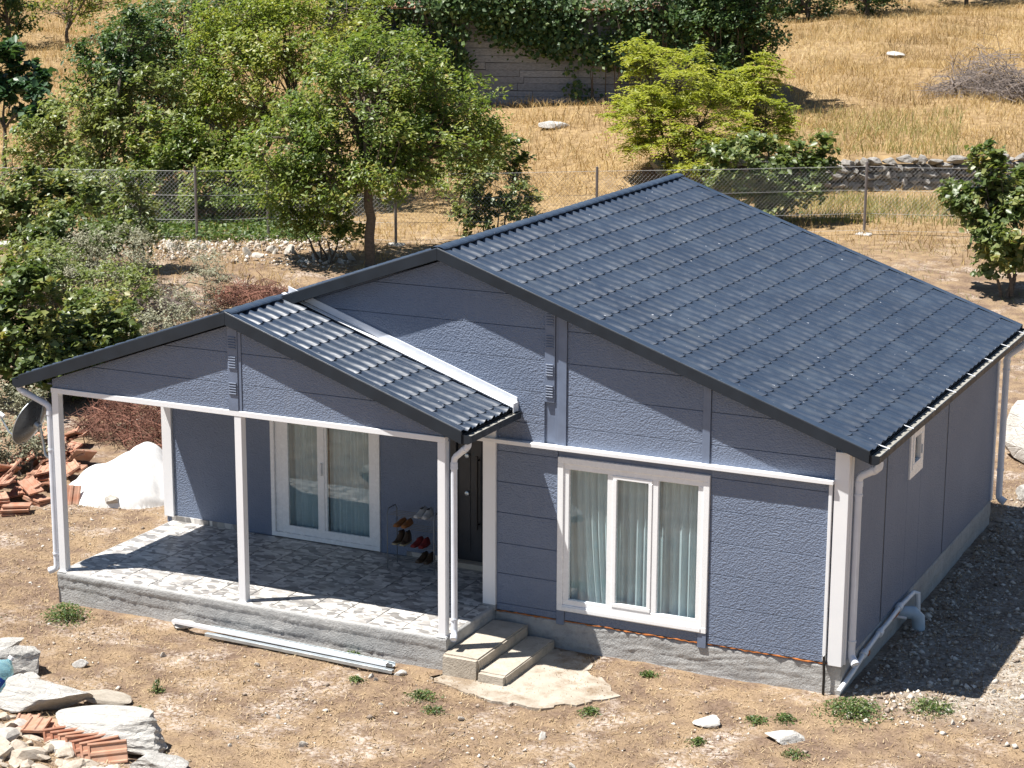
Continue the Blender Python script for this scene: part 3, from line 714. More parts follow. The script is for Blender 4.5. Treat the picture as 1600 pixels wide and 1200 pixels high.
def apron():
    rs = random.Random(6); P = []
    base = [(-4.42,-1.62),(-4.0,-1.78),(-3.4,-1.90),(-2.9,-1.84),(-2.55,-1.55),(-2.28,-1.12),(-2.5,-.80),(-2.85,-.62),(-3.0,-.32),(-3.25,-.06),(-3.6,-.06),(-3.75,-1.3),(-4.36,-1.42)]
    for i in range(len(base)):
        a, b = base[i], base[(i+1) % len(base)]
        for k in range(5): P.append((a[0]+(b[0]-a[0])*k/5+rs.uniform(-.06, .06), a[1]+(b[1]-a[1])*k/5+rs.uniform(-.06, .06)))
    bm = bmesh.new(); vs = [bm.verts.new((x, y, -.398)) for x, y in P]; f = bm.faces.new(vs)
    r = bmesh.ops.extrude_face_region(bm, geom=[f]); 
    for v in r['geom']:
        if isinstance(v, bmesh.types.BMVert): v.co.z -= .16
    bmesh.ops.triangulate(bm, faces=[f for f in bm.faces if len(f.verts) > 4]); bmesh.ops.recalc_face_normals(bm, faces=bm.faces)
    me = bpy.data.meshes.new('concrete_path'); bm.to_mesh(me); bm.free(); me.materials.append(M_step)
    me.materials[0] = M_apron; tag(place(me, 'concrete_path'), kind='structure')
apron()

# drain pipe run beside the side wall
dp = empty('drain_pipe', (.12, 1.2, -.25), 'crooked white waste pipe lying along the side foundation', 'pipe')
def part(mb, name, mat, root, **kw):
    o = mb.build(name, mat, None, **kw); o.parent = root; o.matrix_parent_inverse = Matrix.Translation(-root.location); return o
part(MB().tube([(.02,-.14,-.31),(.06,.30,-.20),(.055,.75,-.14),(.06,1.15,-.10),(.045,1.42,-.10),(.06,1.75,-.08),(.055,2.30,-.05),(.06,2.95,-.06)], .030, 10), 'pipe_run', M_white, dp, smooth=True)
for y, z in ((.75,-.14),(1.42,-.10),(2.30,-.05)): part(MB().tube([(.055,y-.05,z-.006),(.055,y+.05,z+.006)], .045, 12), 'pipe_socket', M_white, dp, smooth=True)
part(MB().tube([(.06,2.95,-.06),(.11,2.99,-.07),(.12,2.99,-.30)], .034, 10), 'pipe_elbow', M_white, dp, smooth=True)
part(MB().tube([(-.02,2.55,-.20),(.16,2.60,-.20),(.22,2.62,-.26),(.23,2.63,-.42)], [.075,.085,.085,.08], 14), 'waste_elbow', M_pipeblue, dp, smooth=True)
part(MB().tube([(-.01,2.28,-.17),(.15,2.30,-.18)], .018, 8), 'stub_pipe', M_white, dp, smooth=True)
part(MB().tube([(.02,1.95,-.14),(.03,2.2,-.10),(.02,2.6,-.11)], [.02,.045,.03], 8), 'foam_patch', M_foam, dp, smooth=True)
part(MB().tube([(.015,.85,-.20),(.03,.95,-.20),(.02,1.05,-.21)], [.02,.045,.03], 8), 'foam_patch', M_foam, dp, smooth=True)
tag(MB().tube([(-.185,-.045,-.45),(-.18,-.05,-.2),(-.19,-.05,.06),(-.185,-.02,.08)], .017, 8).build('cable_conduit', M_black, None, smooth=True), 'thin black cable conduit at the front right corner', 'conduit')

# ------------------------------------------------------------------ rocks, tiles, props
def rock_mesh(name, seed, mat, sub=3, cuts=14, rough=.05, flat=1.0):
    rs = np.random.RandomState(seed); bm = bmesh.new(); bmesh.ops.create_icosphere(bm, subdivisions=sub, radius=1)
    P = np.array([v.co for v in bm.verts])
    for _ in range(cuts):
        n = rs.normal(size=3); n /= np.linalg.norm(n); o = rs.uniform(.46, .76); d = P@n-o; P -= np.outer(np.clip(d, 0, None), n)
    P += rough*np.stack([wob(P[:,0]*3+k, P[:,1]*3+P[:,2]*4, 2.2, seed+k) for k in range(3)], 1)+rough*.35*np.stack([wob(P[:,0]*3+k, P[:,1]*3+P[:,2]*4, 7, seed+k+5) for k in range(3)], 1)
    P[:,2] *= flat; P /= np.abs(P).max(0)
    for v, p in zip(bm.verts, P): v.co = p
    me = bpy.data.meshes.new(name); bm.to_mesh(me); bm.free(); me.materials.append(mat); return me
def TRS(loc, rot, sc):
    from mathutils import Euler
    return Matrix.LocRotScale(Vector(loc), Euler(rot), Vector(sc))
# boulders at the yard's edge: (x, y, half-sizes, yaw, label)
BOULD = [
 (-9.35,-3.32,.36,.24,.17,.5,'small pale boulder at the left picture edge behind the water bottle',11),
 (-8.86,-3.62,.48,.34,.26,.35,'pale blocky boulder with a square end above the water bottle',12),
 (-7.92,-4.24,.54,.34,.22,-.2,'broad white boulder with a flat slab lying against its end',13),
 (-6.58,-4.82,.66,.35,.25,-.16,'largest long white boulder in the row behind the stacked tiles',14),
 (-5.78,-5.12,.34,.24,.13,.2,'low grey rock on the ground right of the stacked tiles',15)]
for x, y, a, b, c, rz, lab, sd_ in BOULD:
    o = place(rock_mesh('boulder', sd_, M_rock, 4, 12, .045), 'boulder', None, TRS((x, y, tz(x, y)+c*.62), (.05, -.06, rz+.35), (a, b, c))); tag(o, lab, 'boulder', 'boulders edging the yard')
o = place(rock_mesh('flat_slab', 41, M_step, 3, 10, .03), 'stone_slab', None, TRS((-7.40, -3.86, tz(-7.5, -3.6)+.07), (.06, .16, .2), (.34, .22, .05))); tag(o, 'thin tan stone slab leaning on the broad white boulder', 'stone slab')
for x, y, a, b, c, rz, lab, sd_ in [(-1.08,-1.36,.20,.17,.05,.3,'flat pale stone lying on dry grass below the front window',51), (-.18,-1.42,.22,.15,.07,.2,'pale flat stone in dry grass nearest the right picture corner',52),
   (-8.02,-1.40,.16,.10,.07,.2,'pale stone propping the left end of the metal profiles',53), (-4.82,-1.62,.09,.06,.05,.4,'small white stone at the right end of the metal profiles',54),
   (-8.62,-3.62,.13,.11,.08,.2,'fist-sized white stone between two boulders',55),(-8.35,-3.05,.12,.07,.06,.2,'white stone chip beside the blocky boulder',56)]:
    o = place(rock_mesh('loose_stone', sd_, M_loose, 3, 12, .04), 'loose_stone', None, TRS((x, y, tz(x, y)+c*.5), (.03, .04, rz+.4), (a, b, c))); tag(o, lab, 'stone')
SM = [rock_mesh('rubble_stone', 60+i, M_rubble, 2, 18, .04) for i in range(7)]
WM = [rock_mesh('limestone_block', 80+i, M_palestone, 2, 10, .05) for i in range(5)]
rs = random.Random(8)
for i in range(105):                                    # rubble heap in the lower left corner
    x = rs.uniform(-8.9, -6.1); y = -4.78-.12*(x+7)-1.15*rs.random()
    if x > -6.9: y -= .45
    s = rs.uniform(.05, .14)*(1.3 if rs.random() < .3 else .85)
    o = place(rs.choice(SM if rs.random() < .85 else WM), 'rubble_stone', None, TRS((x, y, tz(x, y)+s*rs.uniform(-.05, .3)), (rs.uniform(-.5, .5), rs.uniform(-.5, .5), rs.uniform(0, 6)), (s*rs.uniform(1., 1.7), s, s*rs.uniform(.45, .75))))
    tag(o, ('large' if s > .1 else 'mid-sized' if s > .065 else 'small')+' dusty rubble stone '+('below the water bottle' if x < -8.1 else 'in front of the flat clay tiles' if x < -7.2 else 'beside the leaning clay tiles'), 'stone', 'rubble stones at the lower left corner')
for i in range(60):                                     # loose stones in the yard
    x = rs.uniform(-8.6, 2.2); y = rs.uniform(-4.6, -1.75)
    if i >= 44: x = rs.uniform(.5, 2.6); y = rs.uniform(-.3, 4)
    s = rs.uniform(.018, .05)
    o = place(rs.choice(WM), 'yard_stone', None, TRS((x, y, tz(x, y)+s*.25), (rs.uniform(0, 3), rs.uniform(0, 3), rs.uniform(0, 6)), (s*rs.uniform(1, 1.7), s, s*.6)))
    tag(o, ('larger' if s > .034 else 'small')+' pale stone '+('in the gravel beside the side wall' if i >= 44 else 'in the yard before the porch' if x < -4.6 else 'in the dry grass before the concrete apron' if x < -2.2 else 'in the dry grass before the front window'), 'stone', 'small stones scattered on the yard')
# clay roof tiles
def tile_mesh():
    w, l = .12, .205; prof = [(-w,0),(-w,.030),(-w+.022,.034),(-w+.034,.016),(-.03,.014),(-.016,.028),(.016,.028),(.03,.014),(w-.034,.016),(w-.022,.034),(w,.030),(w,0)]
    mb = MB().prism(prof, -l, l, lambda a, b, d: (a, d, b))
    mb.box(-w+.03, w-.03, -l, -l+.025, .012, .03); return mb.mesh('roof_tile', M_clay, .003)
TM = tile_mesh()
def tile(loc, rot, label, group, sc=1.0):
    o = place(TM, 'clay_tile', None, TRS(loc, rot, (sc, sc, sc))); tag(o, label, 'roof tile', group)
rs = random.Random(12)
# stacks and spills left of the porch: (x, y, n, lean, yaw, spread)
HEAP = [(-13.25,1.55,7,.1,.4,0),(-12.92,1.72,6,.05,.9,0),(-12.55,1.62,4,.1,2.2,0),(-13.55,2.25,6,.25,.2,0),(-13.05,2.35,5,.3,.7,0),(-12.6,2.2,3,.15,1.3,0),(-13.9,2.9,6,.5,.1,0),(-13.4,3.05,6,.4,.5,0),(-12.95,2.95,5,.35,.3,0),(-14.2,3.6,5,.5,.8,0),(-13.7,3.75,5,.5,.2,0),(-13.2,3.6,4,.4,1.1,0),(-14.5,4.3,5,.6,.4,0),(-14.0,4.5,5,.6,.9,0),(-13.5,4.3,4,.5,.3,0),(-14.9,5.1,5,.5,.5,0),(-14.35,5.2,4,.5,.2,0)]
ROWN = ('front', 'second', 'third', 'fourth', 'fifth', 'rearmost')
for hi, (x, y, n, lean, yw, _) in enumerate(HEAP):
    x -= .5; z = tz(x, y); ro = ROWN[min(hi//3, 5)]; sd_ = ('left', 'middle', 'right')[hi % 3]
    for k in range(n):
        lb = f'clay roof tile in the {sd_} stack of the {ro} row of the heap'; gp = 'clay tiles heaped left of the porch'
        if lean < .2: tile((x+rs.uniform(-.03, .03), y+rs.uniform(-.03, .03), z+.036*k), (rs.uniform(-.06, .06), rs.uniform(-.06, .06), yw+rs.uniform(-.15, .15)), lb, gp)
        else: tile((x+.075*k+rs.uniform(-.05, .05), y-.02*k+rs.uniform(-.06, .06), z+.10+.03*k+rs.uniform(-.03, .04)), (rs.uniform(-.4, .4), -lean+rs.uniform(-.35, .3), yw+rs.uniform(-.5, .5)), lb, gp)
for k in range(7):                                      # leaning tiles by the big boulder
    x = -6.98+.105*k; y = -5.10-.012*k
    tile((x, y, tz(x, y)+.085), (.22+rs.uniform(-.06, .06), 1.0+rs.uniform(-.12, .12), -.80+rs.uniform(-.1, .1)), ('leftmost','second','third','middle','fifth','sixth','rightmost')[k]+' clay tile from the left in the leaning row before the largest boulder', 'clay tiles leaning in a row before the largest boulder')
for k, (x, y, yw) in enumerate([(-7.62,-4.92,.5),(-7.40,-5.02,.42),(-7.28,-4.86,.45),(-7.02,-4.90,1.1)]):
    tile((x, y, tz(x, y)+.075+.025*(k % 2)), (rs.uniform(-.08, .08), rs.uniform(-.1, .1), yw), ('leftmost orange clay tile lying flat below the broad white boulder','front orange clay tile lying flat below the broad white boulder','middle orange clay tile lying flat against the broad white boulder','rightmost orange clay tile fragment near the broad white boulder')[k], 'clay tiles lying flat in the lower left')

# white sheeting over a mound
def tarp():
    nx, ny = 84, 72; V = []; cx, cy = -12.32, 3.35
    for j in range(ny+1):
        for i in range(nx+1):
            u = i/nx*2-1; v = j/ny*2-1
            r = (abs(u)**2.6+abs(v)**2.6)**(1/2.6); a = math.atan2(v, u)
            x = u*.92; y = v*.95
            env = max(0, 1-r**3.4)**.55
            pk = .43+.31*math.exp(-(((u-.30)/.42)**2+((v-.30)/.75)**2))-.10*sst(.35, .95, u)-.10*sst(-.3, -1., u)
            fold = .030*math.sin(a*7+3*r)*r+.03*abs(math.sin(a*3.5+1.2))*r+.02*float(wob(np.array(x*1.0), np.array(y), 6, 3))+.014*float(wob(np.array(x), np.array(y), 15, 4))
            z = env*pk+fold*min(1, env*3)-.045*(1-abs(float(wob(np.array(x+.4*y), np.array(y), 2.6, 8)))*3.2 if abs(float(wob(np.array(x+.4*y), np.array(y), 2.6, 8))) < .31 else 0)*min(1, env*2)
            c, s = math.cos(.42), math.sin(.42)
            V.append((cx+x*c-y*s, cy+x*s+y*c, -.47+max(z, -.02)*1.06))
    F = [(j*(nx+1)+i, j*(nx+1)+i+1, (j+1)*(nx+1)+i+1, (j+1)*(nx+1)+i) for j in range(ny) for i in range(nx)]
    o = place(tri_mesh('white_tarp', V, F, M_tarp, None, True), 'white_tarp'); tag(o, 'white plastic sheeting draped over a mound behind the porch', 'tarp')
tarp()
tile((-12.62, 2.36, -.34), (1.1, .1, .5), 'tan clay tile showing under the front hem of the white sheeting', None, 1.1)
o = place(WM[1], 'rubble_stone', None, TRS((-12.02, 2.52, -.30), (.1, .2, .5), (.13, .09, .12))); tag(o, 'pale stone at the front hem of the white sheeting', 'stone')

# light steel profiles along the slab
def profile(name, p, q, w, h, mat, label, open_up=True):
    P, Q = Vector(p), Vector(q); d = (Q-P).normalized(); s = d.cross(Vector((0,0,1))).normalized(); t = .004
    poly = [(-w,0),(w,0),(w,h),(w-t,h),(w-t,t),(-w+t,t),(-w+t,h),(-w,h)] if open_up else [(-w,0),(-w,h),(w,h),(w,0),(w-t,0),(w-t,h-t),(-w+t,h-t),(-w+t,0)]
    n = len(poly); V = [P+s*a+Vector((0,0,b)) for a, b in poly]+[Q+s*a+Vector((0,0,b)) for a, b in poly]
    o = MB().add(V, [(i,(i+1)%n,n+(i+1)%n,n+i) for i in range(n)]+[tuple(range(n)), tuple(range(2*n-1,n-1,-1))]).build(name, mat, None, .0008)
    tag(o, label, 'metal profile', 'metal profiles lying along the slab')
profile('metal_profile', (-7.62,-1.395,-.37), (-4.98,-1.47,-.39), .035, .045, M_galv, 'galvanised channel lying closest to the slab face')
profile('metal_profile', (-8.10,-1.475,-.33), (-5.02,-1.56,-.355), .034, .035, M_white, 'white channel resting on top between two galvanised ones', False)
profile('metal_profile', (-7.55,-1.575,-.385), (-4.90,-1.64,-.40), .03, .04, M_galv, 'galvanised channel lying on the yard side of the pile', False)

# satellite dish on the left post
dish = empty('satellite_dish', (-10.40, -1.15, 1.9), 'grey satellite dish clamped beside the left porch post', 'satellite dish')
def build_dish():
    nrm = Vector((-.912, -.005, .397)).normalized(); ax = nrm.cross(Vector((0,0,1))).normalized(); ay = ax.cross(nrm)
    R = .34; V = []; F = []; nr, na = 8, 40
    def P(r, a, th): return ax*(r*math.cos(a)*.93)+ay*(r*math.sin(a))+nrm*(.085*((r/R)**2-.45)-th)
    for th in (0, .006):
        V.append(nrm*(-.085*.45-th))
        for i in range(1, nr+1):
            for j in range(na): V.append(P(R*i/nr, 2*math.pi*j/na, th))
    N = 1+nr*na
    for o, fl in ((0, 0), (N, 1)):
        for j in range(na): F.append((o, o+1+j, o+1+(j+1) % na))
        for i in range(nr-1):
            for j in range(na): F.append((o+1+i*na+j, o+1+(i+1)*na+j, o+1+(i+1)*na+(j+1) % na, o+1+i*na+(j+1) % na))
    for j in range(na): a = 1+(nr-1)*na+j; b = 1+(nr-1)*na+(j+1) % na; F.append((a, N+a, N+b, b))
    mb = MB().add(V, F); o = mb.build('reflector', M_dishm, dish, smooth=True)
    rim = [P(R+.004, 2*math.pi*j/na, .003) for j in range(na+1)]; MB().tube(rim, .006, 6).build('rim', M_galv, dish, smooth=True)
    lo = P(R, -math.pi/2, .0); feed = nrm*.52-ay*.16
    arm = MB().tube([lo-nrm*.02, lo*.55+feed*.55+Vector((0,0,-.04)), feed], .012, 8).build('feed_arm', M_galv, dish, smooth=True)
    MB().tube([feed+nrm*.03, feed-nrm*.02, feed-nrm*.09], [.022,.032,.026], 12).build('feed_horn', M_white, arm, smooth=True)
    c = -nrm*.05; pole_top = Vector((.12, .02, .02))
    MB().tube([c, c-nrm*.07], .05, 10).build('back_bracket', M_galv, dish, smooth=True)
    MB().tube([c-nrm*.07, Vector((.10,.03,-.12)), Vector((.16,.02,-.42)), Vector((.42,.0,-.55))], .019, 10).build('mount_pole', M_galv, dish, smooth=True)
    for t in (.30,): MB().tube([c-nrm*.05+ax*.0, P(R*.72, math.pi*.35, .01)], .008, 6).build('stay_rod', M_galv, dish, smooth=True)
    return
M_dishm = plain('grey_dish_paint', (.07,.078,.085), .3, .35, var=.1)
build_dish()

# water bottle
bot = empty('water_bottle', (-8.58, -4.24, -.2), 'blue translucent large water bottle with a blue label, lying by boulders', 'bottle')
def bottle():
    t = NT('blue_clear_plastic'); t.set(Base_Color=(.42,.74,.84), Roughness=.12, IOR=1.35); t.b.inputs['Transmission Weight'].default_value = .72
    lab = plain('blue_label', (.02,.10,.52), .4); d = Vector((.35, .55, .75)).normalized(); P = []; R = []
    for s, r in ((-.26,.05),(-.255,.11),(-.24,.125),(-.17,.13),(-.15,.122),(-.13,.13),(-.06,.13),(-.04,.122),(-.02,.13),(.06,.13),(.08,.122),(.10,.13),(.16,.125),(.20,.095),(.235,.045),(.25,.03),(.28,.03)):
        P.append(d*s); R.append(r)
    MB().tube(P, R, 22).build('bottle_body', t.m, bot, smooth=True)
    MB().tube([d*.262, d*.30], .036, 16).build('cap', M_white, bot, smooth=True)
    # curved label facing the yard with a white mark
    x = Vector((.75,-.66,.1)); x = (x-d*x.dot(d)).normalized(); y = d.cross(x); V = []; n = 8
    for k in (-.10, .05):
        for i in range(n+1):
            a = -.55+1.1*i/n; V.append(d*k+(x*math.cos(a)+y*math.sin(a))*.1335)
    o = MB().add(V, [(i, i+1, n+2+i, n+1+i) for i in range(n)]).build('label_sheet', lab, bot)
    for (a0, a1) in ((-.16, .10), (.10, -.16)):
        V = []
        for f in (0, 1):
            a = a0+(a1-a0)*f; k = -.055+.06*f; c = (x*math.cos(a)+y*math.sin(a))*.1352; q = d*.0+(y*math.cos(a)-x*math.sin(a))*.012
            V += [c+d*k-q, c+d*k+q]
        MB().add(V, [(0,1,3,2)]).build('label_mark', M_white, o)
bottle()

# shoe rack with shoes
rack = empty('shoe_rack', (-5.93, .84, 0), 'slender chrome tube shoe rack against the porch wall', 'shoe rack')
M_rack = plain('dull_rack_tube', (.16,.17,.18), .4, .6)
def rack_parts():
    x0, x1, y0, y1, h = -.34, .34, -.13, .13, .80
    for x in (x0, x1):
        MB().tube([(x,y0,0),(x,y0,h-.06),(x,y0+.04,h),(x,y1-.04,h),(x,y1,h-.06),(x,y1,0)], .007, 8).build('end_frame', M_rack, rack, smooth=True)
    for z in (.12, .32, .56, .72):
        mb = MB()
        for y in (-.10, -.035, .035, .10): mb.tube([(x0, y, z), (x1, y, z)], .0045, 6)
        mb.build('shelf', M_rack, rack, smooth=True)
rack_parts()
def shoe_mesh(name, upper, sole, high=.0):
    n = 14; prof = []; V = []; F = []
    def ring(t):
        w = .034+.014*math.sin(min(1, t*1.15)*math.pi*.9)-.016*max(0, t-.8)*5*.5
        h = .085+high-(.062+high)*sst(.25, .75, t)+.0
        return w, float(h)
    m_ = 8; 
    for i in range(n+1):
        t = i/n; w, h = ring(t); e = .6 if i in (0, n) else 1
        for j in range(m_+1):
            a = math.pi*j/m_; V.append((w*e*math.cos(a)*(1-.25*math.sin(a)), -.13+.26*t+(.006 if i == 0 else 0), .018+h*(math.sin(a)**.7)*e))
    for i in range(n):
        for j in range(m_): F.append((i*(m_+1)+j, i*(m_+1)+j+1, (i+1)*(m_+1)+j+1, (i+1)*(m_+1)+j))
    F += [tuple(range(m_+1)), tuple(range(n*(m_+1)+m_, n*(m_+1)-1, -1))]
    up_ = MB().add(V, F).mesh(name, upper, 0, True)
    P = []
    for i in range(n+1): w, _ = ring(i/n); P.append((w*1.08*(.75 if i in (0, n) else 1), -.135+.27*i/n))
    P += [(-a, b) for a, b in reversed(P)]
    so_ = MB().prism(P, 0, .02, lambda a, b, d: (a, b, d)).mesh('sole', sole, .003)
    return up_, so_
M_redc = plain('red_canvas', (.16,.012,.012), .8); M_brown = plain('brown_leather', (.05,.03,.016), .55); M_tan = plain('orange_leather', (.22,.085,.02), .6); M_cream = plain('cream_rubber', (.30,.26,.16), .7)  # shoe colours lowered: the porch's deep shade is put into them
def pair(x, z, mats, high, label, y=.84, yw=math.pi):
    x += .12
    u_, s_ = shoe_mesh('shoe_upper', mats[0], mats[1], high)
    for k, dx in enumerate((-.05, .05)):
        o = empty('shoe', (x+dx, y, z), ('left ' if k == 0 else 'right ')+label, 'shoe', 'shoes on the rack'); o.rotation_euler = (0, 0, yw+(.08 if k else -.06))
        place(u_, 'shoe_upper', o); place(s_, 'sole', o)
        PB('tongue', M_black if mats[0] is M_greyshoe else mats[0], o, -.016, .016, -.06, .0, .085+high*.9, .10+high, bevel=.004)
M_greyshoe = plain('grey_white_canvas', (.42,.42,.42), .8)
pair(-5.92, .727, (M_greyshoe, M_greyshoe), .0, 'white sneaker with black tongue on the top shelf of the rack')
pair(-6.22, .567, (M_tan, M_tan), -.03, 'orange leather sandal on the second shelf of the rack')
pair(-6.24, .327, (M_brown, M_cream), .05, 'dark ankle boot with cream sole on the third shelf')
pair(-5.97, .327, (M_redc, M_redc), -.01, 'red canvas shoe beside the dark boots')
pair(-5.90, .127, (M_brown, M_brown), .0, 'brown shoe on the bottom shelf of the rack')

# ------------------------------------------------------------------ stone wall, barn, fence
wallroot = empty('dry_stone_wall', (-8, 38, .4), 'dry stone retaining wall below the golden field at right', 'stone wall')
def stone_wall():
    rs = random.Random(5); ST = [rock_mesh('wall_stone', 120+i, M_wallstone, 3, 16, .07) for i in range(9)]
    inv = Matrix.Translation((8, -38, -.4))
    for c in range(5):
        al = -5.5+rs.uniform(0, .3)
        while al < 9:
            L = rs.choice((.18, .26, .34, .45, .58))*rs.uniform(.85, 1.15); h = rs.uniform(.16, .27)
            p = WA+WD*(al+L/2); zb = tz(p[0]-WN[0]*.5, p[1]-WN[1]*.5)
            z = zb-.05+c*.20+h/2+rs.uniform(-.02, .03)
            me = rs.choice(ST); o = bpy.data.objects.new('wall_stone', me); link(o, wallroot)
            mw = TRS((p[0]+WN[0]*rs.uniform(-.06, .05), p[1]+WN[1]*rs.uniform(-.06, .05), z), (rs.uniform(-.12, .12)+(3.14 if rs.random() < .5 else 0), rs.uniform(-.1, .1), math.atan2(WD[1], WD[0])+rs.uniform(-.12, .12)), (L*.52, .24, h*.6))
            o.matrix_local = inv @ mw
            al += L*.97
    mb = MB(); p0 = WA-WD*5.6+WN*.12; p1 = WA+WD*9+WN*.12
    z = tz(*(p0-WN*.6))
    mb.add([(p0[0],p0[1],-.2),(p1[0],p1[1],-.2),(p1[0],p1[1],1.22),(p0[0],p0[1],1.22),(p0[0]+WN[0]*.25,p0[1]+WN[1]*.25,-.2),(p1[0]+WN[0]*.25,p1[1]+WN[1]*.25,-.2),(p1[0]+WN[0]*.25,p1[1]+WN[1]*.25,1.2),(p0[0]+WN[0]*.25,p0[1]+WN[1]*.25,1.2)],
           [(0,1,2,3),(5,4,7,6),(3,2,6,7),(0,3,7,4),(1,5,6,2),(0,4,5,1)])
    part(mb, 'earth_core', plain('packed_earth', (.10,.075,.055), .95, var=.3), wallroot)
stone_wall()
BO = Vector((-26.39, 43.54, 0)); BD = Vector((.93, .37, 0)).normalized(); BN = Vector((BD.y, -BD.x, 0))   # BN faces the yard
barn = empty('timber_barn', (-26.39, 43.54, 1.7), 'old grey timber barn half buried in ivy at the top', 'barn')
def barn_build():
    rs = random.Random(21); z0 = 1.55; inv = Matrix.Translation((26.39, -43.54, -1.7))
    F = lambda t, z, d: tuple(BO+BD*t+BN*d+Vector((0,0,z)))
    part(MB().prism([(-5,z0-.6),(9.6,z0-.6),(9.6,5.25),(-5,5.25)], -5.5, -.05, F), 'barn_core', M_black, barn)
    bw = None
    z = z0
    rows = 0
    boards = []
    while z < 5.0:
        h = rs.uniform(.20, .27); t = -4.95
        while t < 7.2:
            L = rs.uniform(1.5, 3.4); t1 = min(t+L, 7.2)
            boards.append((t, t1, z, z+h-.012)); t = t1+.012
        z += h
    for t, t1, a, b in boards:
        dz = rs.uniform(-.012, .012); d = rs.uniform(0, .02)
        part(MB().prism([(t,a+dz),(t1,a-dz),(t1,b-dz),(t,b+dz)], -.03, d, F), 'board', M_wood, barn, bevel=.004)
    for t in (3.42, 7.25, 9.5): part(MB().prism([(t,z0-.2),(t+.16,z0-.2),(t+.16,5.1),(t,5.1)], -.03, .05, F), 'corner_post', M_wood, barn, bevel=.006)
    t = 7.45
    while t < 9.4:
        w = rs.uniform(.2, .32); part(MB().prism([(t,z0-.1),(t+w-.015,z0-.1),(t+w-.015,5.0+rs.uniform(-.15,.1)),(t,5.0)], -.03, rs.uniform(0, .03), F), 'door_board', M_woodpale, barn, bevel=.004); t += w
    rf = part(MB().add([F(-5.5,5.15,.55),F(9.9,5.15,.55),F(9.9,6.9,-2.8),F(-5.5,6.9,-2.8),F(-5.5,5.05,.55),F(9.9,5.05,.55),F(9.9,6.8,-2.8),F(-5.5,6.8,-2.8),F(-5.5,5.15,-6.1),F(9.9,5.15,-6.1),F(-5.5,5.05,-6.1),F(9.9,5.05,-6.1)],
       [(0,1,2,3),(5,4,7,6),(0,4,5,1),(3,2,9,8),(6,7,10,11),(8,9,11,10),(0,3,7,4),(1,5,6,2),(3,8,10,7),(2,6,11,9)]), 'barn_roof', M_bark, barn)
    for k in range(55):
        t = -5.4+k*.275; p = Vector(F(t+.13, 5.17, .50)); o = bpy.data.objects.new('eave_tile', TM); link(o, rf)
        o.matrix_local = rf.matrix_parent_inverse.inverted() @ inv @ TRS(p, (.48, rs.uniform(-.06,.06), math.atan2(BD.y, BD.x)+rs.uniform(-.08, .08)), (1.1, 1.1, 1.1)) if False else Matrix.Identity(4)
        o.matrix_local = TRS(p, (.48, rs.uniform(-.06,.06), math.atan2(BD.y, BD.x)+rs.uniform(-.08, .08)), (1.1, 1.1, 1.1))
barn_build()

FP = [(-26.6,18.6),(-22.45,20.22),(-21.58,22.56),(-17.95,21.66),(-13.92,25.77),(-8.08,29.0),(-5.64,29.94),(-3.4,30.9),(1.2,32.6)]
FP = [(-27.2,18.4),(-22.45,20.22),(-21.0,21.2),(-17.95,22.2),(-13.92,25.3),(-8.08,29.0),(-5.3,30.3),(-1.5,32.2)]
fence = empty('chain_link_fence', (-17.95, 22.2, .3), 'chain-link fence on thin steel posts behind the house', 'fence')
def fence_build():
    mb = MB()
    M_post = plain('steel_post', (.22,.20,.20), .5, .5); M_wire = plain('fence_wire', (.42,.41,.39), .6, .3)
    ST = WM[0]
    for i, (x, y) in enumerate(FP):
        z = tz(x, y); p = part(MB().tube([(x,y,z-.2),(x,y,z+1.86)], .036, 8), 'post', M_post, fence, smooth=True)
        part(MB().box(x-.2, x+.2, y-.16, y+.16, z-.08, z+.05), 'post_footing', M_rock, fence, bevel=.03)
    wires = MB()
    for (a, b) in zip(FP[:-1], FP[1:]):
        A = np.array(a); B = np.array(b); L = np.hypot(*(B-A)); n = max(2, int(L/.6))
        zz = lambda t: tz(*(A+(B-A)*t))
        za, zb_ = zz(0), zz(1)
        G = lambda t, h: (A[0]+(B[0]-A[0])*t, A[1]+(B[1]-A[1])*t, za+(zb_-za)*t+h)
        for h in (.12, .55, 1.15, 1.75):
            wires.tube([G(0,h), G(.5,h-.015), G(1,h)], .0045, 3, False)
        lo, hi = .45, 1.76; H = hi-lo; k = -H
        while k < L:
            for sgn in (1, -1):
                s0, s1 = (k, k+H); c0, c1 = max(0, s0), min(L, s1)
                if c1 > c0:
                    h0 = lo+(c0-k); h1 = lo+(c1-k)
                    if sgn < 0: h0, h1 = lo+hi-h0, lo+hi-h1
                    wires.tube([G(c0/L,h0), G(c1/L,h1)], .0023, 3, False)
            k += .105
    me = wires.mesh('wire_mesh', M_wire)
    o = place(me, 'wire_mesh', fence); o.matrix_parent_inverse = Matrix.Translation((17.95, -22.2, -.3)); o['kind'] = 'stuff'
fence_build()

